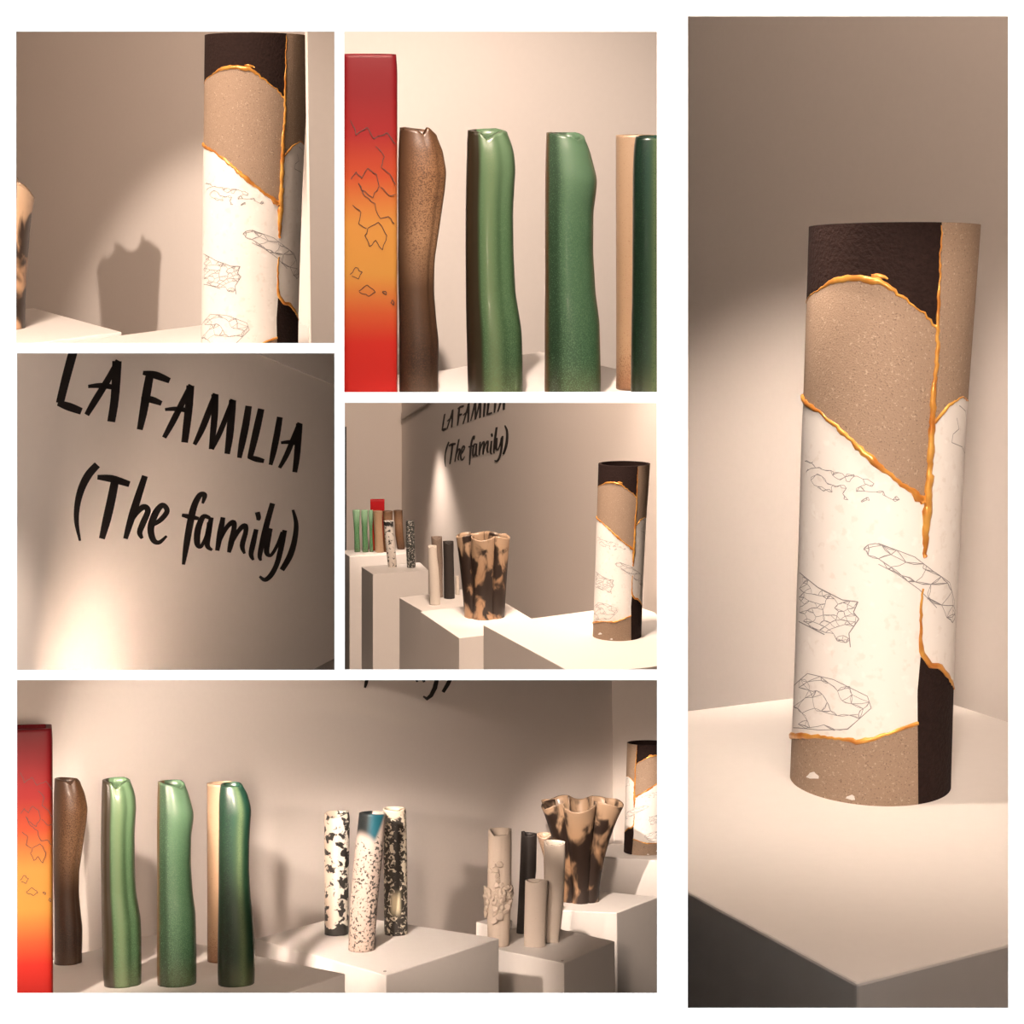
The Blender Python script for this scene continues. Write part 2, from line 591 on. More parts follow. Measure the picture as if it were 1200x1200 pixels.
def paint_attr(o, th, t, col, col2, den):
    me = o.data
    n = len(me.vertices)

    def rgba(c):
        a = np.ones((n, 4))
        a[:, :3] = np.clip(c, 0, 1)
        return a.ravel()

    def ev(x, w_):
        if x is None:
            return np.zeros((n, 3)) if w_ == 3 else np.zeros(n)
        v = x(th, t) if callable(x) else np.array(x, float)
        if w_ == 3:
            return np.broadcast_to(v, (n, 3))
        return np.broadcast_to(v, (n,))
    a = me.attributes.new('Col', 'FLOAT_COLOR', 'POINT'); a.data.foreach_set('color', rgba(ev(col, 3)))
    a = me.attributes.new('Col2', 'FLOAT_COLOR', 'POINT'); a.data.foreach_set('color', rgba(ev(col2, 3)))
    a = me.attributes.new('den', 'FLOAT', 'POINT'); a.data.foreach_set('value', np.ascontiguousarray(ev(den, 1), float))


def ss(a, b, x):
    q = np.clip((x - a) / (b - a), 0, 1)
    return q * q * (3 - 2 * q)


def mix(a, b, q):
    return np.array(a)[None, :] * (1 - q[:, None]) + np.array(b)[None, :] * q[:, None]


def ramp(t, stops):
    xs = [s[0] for s in stops]
    return np.stack([np.interp(t, xs, [s[1][k] for s in stops]) for k in range(3)], 1)


# --- glaze colourings (angle 0 faces the viewer, positive to the right; t 0 foot .. 1 rim)
def green_col(left_brown=-.45, lit_stripe=None, a=(.048, .105, .047), b=(.020, .056, .024), left=(.022, .016, .008), top=(.085, .15, .08), dim=None):
    def f(th, t):
        c = mix(b, a, ss(0, .5, t))
        c = c * (1 - ss(.55, 1, t))[:, None] + np.array(top)[None] * ss(.55, 1, t)[:, None]
        c = c * 1.0
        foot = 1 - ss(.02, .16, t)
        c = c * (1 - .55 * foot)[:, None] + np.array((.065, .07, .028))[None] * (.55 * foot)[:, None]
        if lit_stripe is not None:
            s = np.exp(-((th - lit_stripe) / .22) ** 2) * .55  # paler band paints a lit highlight into the glaze
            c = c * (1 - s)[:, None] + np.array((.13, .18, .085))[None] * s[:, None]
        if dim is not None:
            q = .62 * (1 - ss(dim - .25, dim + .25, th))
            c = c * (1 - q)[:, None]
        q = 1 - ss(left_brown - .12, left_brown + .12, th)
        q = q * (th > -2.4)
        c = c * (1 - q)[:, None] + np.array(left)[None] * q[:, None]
        return c
    return f


def red_col(th, t):
    return ramp(t, [(0, (.34, .012, .010)), (.16, (.35, .016, .010)), (.24, (.36, .06, .018)), (.36, (.38, .18, .035)),
                    (.50, (.38, .17, .035)), (.64, (.30, .045, .015)), (.76, (.19, .010, .010)), (.88, (.13, .005, .007)), (1, (.11, .004, .007))])


def brown_col(th, t):
    c = ramp(t, [(0, (.05, .028, .014)), (.12, (.022, .012, .008)), (.4, (.07, .038, .02)), (.6, (.30, .175, .095)), (.85, (.24, .125, .06)), (1, (.10, .05, .024))])  # dark lower half has the red vase's cast shadow painted in
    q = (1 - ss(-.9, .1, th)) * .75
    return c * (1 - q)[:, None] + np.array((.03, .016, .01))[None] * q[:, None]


def tan_col(th, t):
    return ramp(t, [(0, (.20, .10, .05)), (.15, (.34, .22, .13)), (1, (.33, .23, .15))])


GREEN1 = [(915, 120.5, 152.5), (922, 120, 156), (933, 119.7, 159), (947, 119.3, 160), (960, 119, 159), (980, 118.7, 158), (1013, 118.7, 158.3),
          (1047, 119, 160), (1063, 119.2, 162.7), (1077, 119.5, 165), (1097, 120, 165.7), (1140, 121, 166), (1153, 122, 165.5)]
GREEN2 = [(918, 185.5, 216.5), (927, 185, 220.7), (940, 184.6, 224), (953, 184.4, 227.3), (963, 184.3, 226.7), (980, 184.3, 224.3), (1013, 184.3, 224),
          (1047, 184.3, 226), (1070, 184, 229.3), (1113, 184, 230.3), (1140, 184, 230.3), (1152, 184.6, 230)]
GREEN3 = [(919.5, 259, 283.3), (927, 257.6, 289), (940, 257, 293), (950, 256.7, 294.7), (967, 256.6, 293.3), (987, 256.5, 292.3), (1020, 256.3, 292),
          (1053, 256, 294), (1073, 255.7, 296.3), (1097, 255.3, 298.3), (1140, 255, 299), (1152, 255.6, 298)]
TAN = [(917.5, 242.7, 277), (960, 242.7, 276), (1040, 243, 275), (1100, 243, 278), (1125, 243, 278)]
BROWN = [(913.5, 64.5, 95), (927, 63.5, 100), (947, 63, 103), (963, 63, 101.7), (997, 63, 96.7), (1020, 63, 93.2), (1047, 63.5, 92.7), (1070, 64, 94.7),
         (1087, 64, 96.7), (1128, 64, 96)]
RED = [(852, -13, 61.2), (862, -13.5, 62.3), (1000, -13.5, 62.3), (1176, -13, 62.3)]


def cut(rows, fn, ymax=None):
    out = []
    for y, a, b in rows:
        (a2, y2), (b2, _) = fn(a, y), fn(b, y)
        out.append((y2, a2, b2))
    if ymax is not None and out[-1][0] != ymax:
        r = np.array(out)
        if ymax < out[-1][0]:
            a, b = np.interp(ymax, r[:, 0], r[:, 1]), np.interp(ymax, r[:, 0], r[:, 2])
            out = [q for q in out if q[0] < ymax - 1] + [(ymax, a, b)]
    return out


def depth_on(room, rows, h):
    y, a, b = rows[-1]
    return room.on((a + b) / 2, y, h)[1]


SCROLL = [(-2.6, .0), (-1.2, .012), (-.9, .012), (-.2, -.01), (.3, -.022), (.9, -.03), (1.5, -.02), (2.6, .01)]


def family_row(room, fn, h, ymax, where, red=None):
    g = lambda rows: cut(rows, fn, ymax)
    fold = [(.75, .35, .16, .5, .9)]
    r = g(GREEN1)
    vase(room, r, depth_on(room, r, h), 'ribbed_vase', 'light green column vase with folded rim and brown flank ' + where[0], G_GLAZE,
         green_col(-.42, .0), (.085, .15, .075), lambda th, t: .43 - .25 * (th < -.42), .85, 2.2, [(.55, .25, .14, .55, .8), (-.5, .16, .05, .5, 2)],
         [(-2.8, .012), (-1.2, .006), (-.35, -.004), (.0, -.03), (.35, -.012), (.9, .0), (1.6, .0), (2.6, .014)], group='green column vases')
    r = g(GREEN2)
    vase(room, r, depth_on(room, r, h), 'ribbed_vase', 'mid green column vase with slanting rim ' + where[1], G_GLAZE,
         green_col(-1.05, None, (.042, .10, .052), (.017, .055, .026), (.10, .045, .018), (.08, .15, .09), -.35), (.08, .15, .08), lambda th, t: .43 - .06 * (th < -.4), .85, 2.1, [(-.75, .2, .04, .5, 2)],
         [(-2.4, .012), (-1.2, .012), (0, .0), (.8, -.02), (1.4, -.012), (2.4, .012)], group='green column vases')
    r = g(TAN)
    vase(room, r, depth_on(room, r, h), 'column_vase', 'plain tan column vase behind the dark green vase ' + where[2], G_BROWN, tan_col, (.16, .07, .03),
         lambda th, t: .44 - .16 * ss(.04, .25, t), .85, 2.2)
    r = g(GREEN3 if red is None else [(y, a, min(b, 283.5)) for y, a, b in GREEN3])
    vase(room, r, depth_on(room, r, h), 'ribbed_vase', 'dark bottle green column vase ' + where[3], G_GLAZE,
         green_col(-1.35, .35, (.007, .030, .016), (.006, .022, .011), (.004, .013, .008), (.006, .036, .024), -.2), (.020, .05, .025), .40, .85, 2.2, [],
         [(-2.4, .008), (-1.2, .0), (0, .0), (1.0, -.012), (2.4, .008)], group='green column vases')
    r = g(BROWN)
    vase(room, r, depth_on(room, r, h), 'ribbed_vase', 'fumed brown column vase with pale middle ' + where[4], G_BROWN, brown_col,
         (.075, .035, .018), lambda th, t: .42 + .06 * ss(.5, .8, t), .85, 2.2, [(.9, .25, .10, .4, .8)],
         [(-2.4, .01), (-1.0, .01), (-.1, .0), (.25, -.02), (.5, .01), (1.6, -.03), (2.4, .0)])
    r = cut(RED if red is None else red, fn, ymax)
    o = vase(room, r, depth_on(room, r, h), 'tall_block_vase', 'tall square red vase fading to orange yellow ' + where[5], G_RED, red_col, (.3, .01, .01), .0,
             .8, 9.0, rim=.01, nu=120)
    return o


# contour lines drawn on the red vase
def red_lines(room, o, fn, ymax, rows):
    """thin ink contour lines on the flat face of the red vase (pixel polylines of the wide view)"""
    polys = [[(24, 905), (29, 917), (37, 911), (43, 920), (54, 916), (61, 925)],
             [(24, 953), (28, 948), (33, 953), (38, 944), (45, 950), (47, 960), (42, 968), (33, 962), (30, 957), (36, 968), (44, 974), (48, 986), (55, 984), (60, 990)],
             [(45, 927), (52, 935), (49, 944), (57, 950), (61, 958)], [(38, 994), (47, 989), (54, 1000), (50, 1012), (44, 1004), (40, 1009), (36, 1000), (38, 994)],
             [(24, 1032), (28, 1026), (33, 1029), (30, 1035), (25, 1033)], [(31, 1046), (37, 1040), (45, 1046), (39, 1049), (31, 1046)], [(50, 1046), (53, 1045), (53, 1048), (50, 1046)],
             [(57, 1055), (59, 1053), (60, 1057), (57, 1055)], [(26, 975), (33, 981), (30, 990), (37, 994)], [(49, 960), (56, 967), (61, 966)]]
    inv = o.matrix_world.inverted()
    ys = [p[1] for p in o.data.vertices[:] and [v.co for v in o.data.vertices]]
    yf = min(ys)
    V, Fc = [], []
    rr = random.Random(3)
    for pl in polys:
        pts = []
        for a, b in zip(pl[:-1], pl[1:]):
            for q in range(3):
                s = q / 3
                pts.append((a[0] + (b[0] - a[0]) * s + rr.uniform(-.7, .7), a[1] + (b[1] - a[1]) * s + rr.uniform(-.7, .7)))
        pts.append(pl[-1])
        W = []
        for x, y in pts:
            x2, y2 = fn(x, y)
            if ymax and y2 > ymax - 2:
                continue
            p = room.ray(x2, y2)
            a = inv @ (room.M @ Vector((0, 0, 0)))
            b = inv @ (room.M @ Vector(p))
            dvec = b - a
            t = (yf - .0006 - a.y) / dvec.y
            W.append(a + dvec * t)
        for a, b in zip(W[:-1], W[1:]):
            dx, dz = b.x - a.x, b.z - a.z
            l = math.hypot(dx, dz) or 1
            nx, nz = -dz / l * .00055, dx / l * .00055
            k = len(V)
            V += [(a.x + nx, a.y, a.z + nz), (a.x - nx, a.y, a.z - nz), (b.x - nx, b.y, b.z - nz), (b.x + nx, b.y, b.z + nz)]
            Fc.append((k, k + 1, k + 2, k + 3))
    d = mesh_obj('contour_drawing', V, Fc, bpy.data.materials.get('dark_line_ink') or paint('dark_line_ink', (.05, .02, .015), .6, 0, 50))
    d.parent = o
    d['label'] = 'thin dark contour lines drawn on the glaze'
    d['kind'] = 'stuff'


# ------------------------------------------------------------------ gold-seamed cylinder
EL = np.array([(270, 947.5), (470, 944), (600, 939), (700, 935), (810, 932), (920, 926)])
ER = np.array([(265, 1146), (475, 1135), (575, 1127), (600, 1126), (725, 1121), (850, 1115), (940, 1111)])


def k_uv(x, y):
    a, b = np.interp(y, EL[:, 0], EL[:, 1]), np.interp(y, ER[:, 0], ER[:, 1])
    q = max(-.999, min(.999, 2 * (x - a) / (b - a) - 1))
    th = math.asin(q)
    yb, yt = 912 + 33 * math.cos(th), 270 - 6 * math.cos(th)
    return th, (yb - y) / (yb - yt)


def cylinder_vase(room, base, r, label, front=True, aspect=6.83, group=None):
    """base: local point; r: radius in metres. Shards of three clays joined by proud gold seams."""
    HH = aspect * r
    yaw = -math.atan2(base[0], base[1])
    mtx = room.M @ Matrix.Translation(Vector(base)) @ Matrix.Rotation(yaw, 4, 'Z')
    root = thing('seamed_cylinder_vase', mtx, label, 'vase', group)
    sgn = 1 if front else -1

    def S(th, v, lift=0.0):
        R = r * np.interp(v, [0, .2, .5, .7, 1], [.965, .955, .97, .985, 1.025]) + lift
        cx = r * np.interp(v, [0, .3, .6, 1], [0, .07, .15, .29])
        return (cx + R * math.sin(th) * sgn, -R * math.cos(th), v * HH)

    seam = [k_uv(*p) for p in [(1098, 267), (1096, 385), (1095, 450), (1090, 500), (1085, 575), (1081, 640), (1077, 700), (1077, 765), (1073, 810), (1072, 940)]]
    sv = np.array(sorted([(v, th) for th, v in seam]))
    ths = lambda v: float(np.interp(v, sv[:, 0], sv[:, 1]))

    def curve(px):
        p = np.array(sorted([k_uv(*q) for q in px]))
        return lambda th: float(np.interp(th, p[:, 0], p[:, 1]))
    arch = curve([(946, 358), (960, 345), (975, 335), (1000, 328), (1030, 332), (1060, 354), (1080, 370), (1094, 385)])
    diag = curve([(944, 470), (960, 483), (980, 500), (1010, 527), (1035, 551), (1060, 570), (1082, 588)])
    foot = curve([(927, 865), (960, 867), (1005, 871), (1040, 858), (1073, 845)])
    rtop = curve([(1089, 500), (1097, 492), (1110, 475), (1125, 466), (1135, 472)])
    rbot = curve([(1077, 768), (1090, 778), (1102, 781), (1110, 790), (1117, 800)])
    zero, one = (lambda th: 0.0), (lambda th: 1.0)

    def shard(name, lo, hi, left, mat, lab):
        ns, nz = 72, 26
        V, Fc = [], []
        for i in range(ns + 1):
            s = i / ns
            for j in range(nz + 1):
                q = j / nz
                v = .5
                for _ in range(3):
                    e0, e1 = ths(v), 0
                    th = -math.pi + (e0 + math.pi) * s if left else e0 + (math.pi - e0) * s
                    v = lo(th) + (hi(th) - lo(th)) * q
                V.append(S(th, v))
        for i in range(ns):
            for j in range(nz):
                a = i * (nz + 1) + j
                f = (a, a + nz + 1, a + nz + 2, a + 1)
                Fc.append(f if sgn > 0 else f[::-1])
        o = mesh_obj(name, V, Fc, mat, smooth=True)
        o.parent = root
        o['label'] = lab
    shard('clay_shard', arch, one, True, M_DARKCLAY, 'dark brown clay shard at the rim')
    shard('clay_shard', diag, arch, True, M_TANCLAY, 'tan speckled clay shard with rounded top')
    shard('clay_shard', foot, diag, True, M_PORCELAIN, 'large white porcelain shard with ink drawings')
    shard('clay_shard', zero, foot, True, M_TANCLAY, 'tan clay shard at the foot')
    shard('clay_shard', rtop, one, False, M_TANCLAY, 'narrow tan shard beside the gold seam')
    shard('clay_shard', rbot, rtop, False, M_PORCELAIN, 'narrow white porcelain shard')
    shard('clay_shard', zero, rbot, False, M_DARKCLAY, 'dark brown clay shard at the foot')
    # rim and inside
    n = 64
    V, Fc = [], []
    ring = []
    for (v, k) in ((1.0, 1.0), (1.0, .9), (.55, .9)):
        for j in range(n):
            th = 2 * math.pi * j / n
            p = S(th, v)
            c = r * np.interp(v, [0, .3, .6, 1], [0, .07, .15, .29])
            V.append((c + (p[0] - c) * k, p[1] * k, p[2]))
    for q in range(2):
        for j in range(n):
            k = (j + 1) % n
            Fc.append((q * n + j, q * n + k, (q + 1) * n + k, (q + 1) * n + j))
    Fc.append(tuple(2 * n + j for j in range(n)))
    o = mesh_obj('rim', V, Fc, M_DARKCLAY)
    o.parent = root
    V = [S(2 * math.pi * j / n, 0) for j in range(n)]
    o = mesh_obj('base', V, [tuple(range(n))], M_TANCLAY)
    o.parent = root

    # gold seams
    def tube(pts, name='gold_seam', ns=7):
        """pts: (theta, v, radius)"""
        rr = random.Random(len(pts) * 13 + int(pts[0][1] * 100))
        P = []
        for a, b in zip(pts[:-1], pts[1:]):
            m = max(2, int(math.hypot((b[0] - a[0]), (b[1] - a[1]) * 7) / .05))
            for q in range(m):
                s = q / m
                P.append([a[k] + (b[k] - a[k]) * s for k in range(3)])
        P.append(list(pts[-1]))
        m = len(P)
        wv = [rr.uniform(-1, 1) for _ in range(m)]
        wr = [rr.uniform(.7, 1.35) for _ in range(m)]
        C = []
        for i, (th, v, rad) in enumerate(P):
            g = rad * (wr[i] + wr[max(0, i - 1)]) / 2
            C.append((Vector(S(th + wv[i] * .012, v + wv[i] * .0018, g * .15)), g))
        V, Fc = [], []
        for i, (c, g) in enumerate(C):
            d = (C[min(i + 1, m - 1)][0] - C[max(i - 1, 0)][0]).normalized()
            nrm = Vector((c.x, c.y, 0)).normalized()
            b = d.cross(nrm).normalized()
            nrm = b.cross(d).normalized()
            for j in range(ns):
                a = 2 * math.pi * j / ns
                V.append(c + b * math.cos(a) * g + nrm * math.sin(a) * g * .75)
        for i in range(m - 1):
            for j in range(ns):
                k = (j + 1) % ns
                Fc.append((i * ns + j, i * ns + k, (i + 1) * ns + k, (i + 1) * ns + j))
        Fc.append(tuple(range(ns)))
        Fc.append(tuple((m - 1) * ns + j for j in range(ns))[::-1])
        o = mesh_obj(name, V, Fc, M_GOLD, smooth=True)
        o.parent = root
        return o

    K = r / .1
    P = lambda lst: [(*k_uv(x, y), g * K) for x, y, g in lst]
    tube(P([(1098, 268, .0008), (1097, 320, .0016), (1096, 385, .0026), (1095, 430, .003), (1092, 470, .0035), (1090, 505, .004), (1087, 545, .0045),
            (1085, 575, .0055), (1083, 600, .006), (1082, 625, .0045), (1081, 653, .003)]))
    tube(P([(1079, 690, .0012), (1077, 730, .0022), (1078, 766, .003), (1088, 776, .0035), (1102, 780, .003), (1110, 790, .0026), (1117, 800, .0015)]))
    tube(P([(946, 358, .0008), (962, 343, .001), (982, 331, .0028), (1005, 328, .0036), (1024, 331, .0045), (1034, 334, .0035), (1060, 354, .0012), (1080, 370, .0012), (1094, 386, .002)]))
    tube(P([(1022, 327, .002), (1032, 326, .0028), (1039, 331, .001)]))
    tube(P([(944, 468, .0032), (952, 478, .004), (965, 486, .0018), (985, 503, .0026), (1005, 522, .003), (1018, 536, .0042), (1033, 550, .0052), (1040, 556, .0028),
            (1060, 571, .003), (1080, 588, .0055)]))
    tube(P([(927, 866, .0036), (945, 867, .0034), (965, 868, .002), (985, 869, .0014), (1005, 871, .003), (1025, 866, .0026), (1045, 857, .0022), (1073, 845, .0022)]))
    tube(P([(1089, 502, .0025), (1097, 492, .003), (1110, 476, .002), (1125, 466, .0014), (1134, 471, .001)]))
    # pale chips at the foot
    for (cx_, cy_, ww, hh) in ((955, 914, 7, 4), (998, 937, 5, 3)):
        V = []
        for j in range(9):
            a = 2 * math.pi * j / 9
            k = 1 + .25 * math.sin(3 * a + cx_)
            V.append(S(*k_uv(cx_ + ww * k * math.cos(a), cy_ + hh * k * math.sin(a)), .0005 * K))
        o = mesh_obj('clay_chip', V, [tuple(range(9))], M_PORCELAIN)
        o.parent = root

    # ink drawings on the porcelain
    def lines(polys, wpx, name='ink_drawing'):
        V, Fc = [], []
        hw = wpx * .00040 * K
        for pl in polys:
            fine = [pl[0]]
            for a, b in zip(pl[:-1], pl[1:]):
                m = max(1, int(math.hypot(b[0] - a[0], b[1] - a[1]) / 4))
                fine += [(a[0] + (b[0] - a[0]) * q / m, a[1] + (b[1] - a[1]) * q / m) for q in range(1, m + 1)]
            W = [Vector(S(*k_uv(x, y), .0006 * K)) for x, y in fine]
            for a, b in zip(W[:-1], W[1:]):
                d = b - a
                if d.length < 1e-6:
                    continue
                nr = Vector((a.x, a.y, 0)).normalized()
                s = d.cross(nr).normalized() * hw
                k = len(V)
                V += [a + s, a - s, b - s, b + s]
                Fc.append((k, k + 1, k + 2, k + 3))
        o = mesh_obj(name, V, Fc, M_INK)
        o.parent = root
        o['kind'] = 'stuff'

    def inside(p, poly):
        c = False
        for (x1, y1), (x2, y2) in zip(poly, poly[1:] + poly[:1]):
            if (y1 > p[1]) != (y2 > p[1]) and p[0] < (x2 - x1) * (p[1] - y1) / (y2 - y1) + x1:
                c = not c
        return c

    def cracks(poly, count, seed, near=3, wig=1.2):
        rr = random.Random(seed)
        xs, ys = [p[0] for p in poly], [p[1] for p in poly]
        pts = []
        g = 0
        while len(pts) < count and g < 4000:
            g += 1
            p = (rr.uniform(min(xs), max(xs)), rr.uniform(min(ys), max(ys)))
            if inside(p, poly) and all(math.hypot(p[0] - q[0], p[1] - q[1]) > math.sqrt((max(xs) - min(xs)) * (max(ys) - min(ys)) / count) * .55 for q in pts):
                pts.append(p)
        pts += [((a[0] + b[0]) / 2, (a[1] + b[1]) / 2) for a, b in zip(poly, poly[1:] + poly[:1])]
        out = []
        for i, p in enumerate(pts):
            q = sorted(range(len(pts)), key=lambda k: math.hypot(p[0] - pts[k][0], (p[1] - pts[k][1]) * 1.4))[1:near]
            for k in q:
                e = pts[k]
                m = ((p[0] + e[0]) / 2 + rr.uniform(-wig, wig), (p[1] + e[1]) / 2 + rr.uniform(-wig, wig))
                out.append([p, m, e])
        return out
    z = lambda lst: [(790 + a / 2, 600 + b / 2) for a, b in lst]
    u = lambda lst: [(910 + a / 3.157, 240 + b / 3.157) for a, b in lst]
    pb = z([(300, 150), (345, 185), (400, 212), (435, 215), (425, 240), (437, 255), (415, 290), (418, 322), (360, 295), (298, 265)])
    pc = z([(287, 415), (320, 388), (380, 400), (455, 435), (463, 462), (410, 515), (345, 520), (284, 515)])
    pd = z([(435, 85), (480, 76), (560, 105), (600, 135), (640, 160), (652, 200), (658, 262), (610, 220), (570, 180), (520, 145), (480, 125)])
    pe = u([(670, 745), (695, 765), (700, 800), (705, 850), (700, 930), (680, 895), (640, 880), (645, 850), (668, 830), (660, 790)])
    pa = u([(110, 950), (180, 985), (250, 1000), (330, 1015), (400, 1060), (480, 1105), (380, 1085), (300, 1110), (220, 1085), (140, 1045)])
    closed = lambda p: p + [p[0]]
    lines([pb[:8], [pb[8], pb[9]]], 1.5)
    lines(cracks(pb, 70, 5, 4, .8), .7)
    lines([closed(pc)], 1.1)
    lines(cracks(pc, 30, 8, 4, 1.5), .75)
    lines([pd[1:7], pd[7:]], 1.0)
    lines(cracks(pd, 16, 2, 4, 2), .9)
    lines([pe], 1.0)
    lines(cracks(pa, 34, 3, 3, 2.5), .8)
    return root


# ------------------------------------------------------------------ lobed, flared vase
def fan_vase(room, base, height, rb, rt, lobes, label, phase=0.0, amp=.3, seed=1, rotz=0.0, power=1.5, crest=.03, group='flared smoke fired vases'):
    nu, nv = 200, 64
    th = np.linspace(-math.pi, math.pi, nu, endpoint=False)
    V = np.zeros((nv, nu, 3))
    T = np.linspace(1, 0, nv)
    rr = np.random.default_rng(seed)
    la = rr.uniform(.8, 1.15, lobes)
    lobe_id = np.floor(((th + phase) / (2 * math.pi) * lobes) % lobes).astype(int)
    ph = ((th + phase) / (2 * math.pi) * lobes) % 1.0
    prof = np.sin(math.pi * ph) ** .5            # round lobes with sharp valleys
    for i, t in enumerate(T):
        q = t ** power
        R = rb + (rt - rb) * q
        a = amp * (.35 + .65 * t)
        rad = R * (1 - a + a * prof * (1 + (la[lobe_id] - 1) * t))
        tw = th + .10 * (t - .3) * np.sin(lobes * 0.5 * th + seed)
        V[i, :, 0] = rad * np.sin(tw)
        V[i, :, 1] = -rad * np.cos(tw)
        V[i, :, 2] = t * height
    wgt = np.clip((T - .75) / .25, 0, 1) ** 1.5
    V[:, :, 2] += wgt[:, None] * (height * crest * (np.cos(2 * math.pi * ph) * .6 + (la[lobe_id] - 1) * 2))[None, :]
    verts = V.reshape(-1, 3).tolist()
    fs = []
    for i in range(nv - 1):
        for j in range(nu):
            k = (j + 1) % nu
            fs.append((i * nu + j, (i + 1) * nu + j, (i + 1) * nu + k, i * nu + k))
    fs.append(tuple((nv - 1) * nu + j for j in range(nu))[::-1])
    start = len(verts)
    thv, tv = [np.tile(th, nv)], [np.repeat(T, nu)]
    inner = [0, 2, 6, 12, 20, 30]
    for q, i in enumerate(inner):
        rg = V[i].copy()
        L = np.linalg.norm(rg[:, :2], axis=1, keepdims=True)
        rg[:, :2] *= np.maximum(.2, 1 - .045 * rt / L * 1.3)
        verts += rg.tolist()
        thv.append(th); tv.append(np.full(nu, T[i]))
        for j in range(nu):
            k = (j + 1) % nu
            if q == 0:
                fs.append((j, k, start + k, start + j))
            else:
                a, b = start + (q - 1) * nu, start + q * nu
                fs.append((a + j, a + k, b + k, b + j))
    fs.append(tuple(start + (len(inner) - 1) * nu + j for j in range(nu)))
    yaw = -math.atan2(base[0], base[1]) + rotz
    o = mesh_obj('flared_lobed_vase', verts, fs, G_BURN, None, room.M @ Matrix.Translation(Vector(base)) @ Matrix.Rotation(yaw, 4, 'Z'), smooth=True)

    def col(th, t):
        return ramp(t, [(0, (.40, .24, .135)), (.5, (.36, .215, .12)), (.85, (.38, .255, .16)), (1, (.38, .265, .175))])

    def den(th, t):
        return .51 + .10 * np.exp(-((t - .45) / .3) ** 2) - .09 * ss(.8, .95, t)
    paint_attr(o, np.concatenate(thv), np.concatenate(tv), col, (.022, .012, .008), den)
    tag(o, label, 'vase', group)
    return o


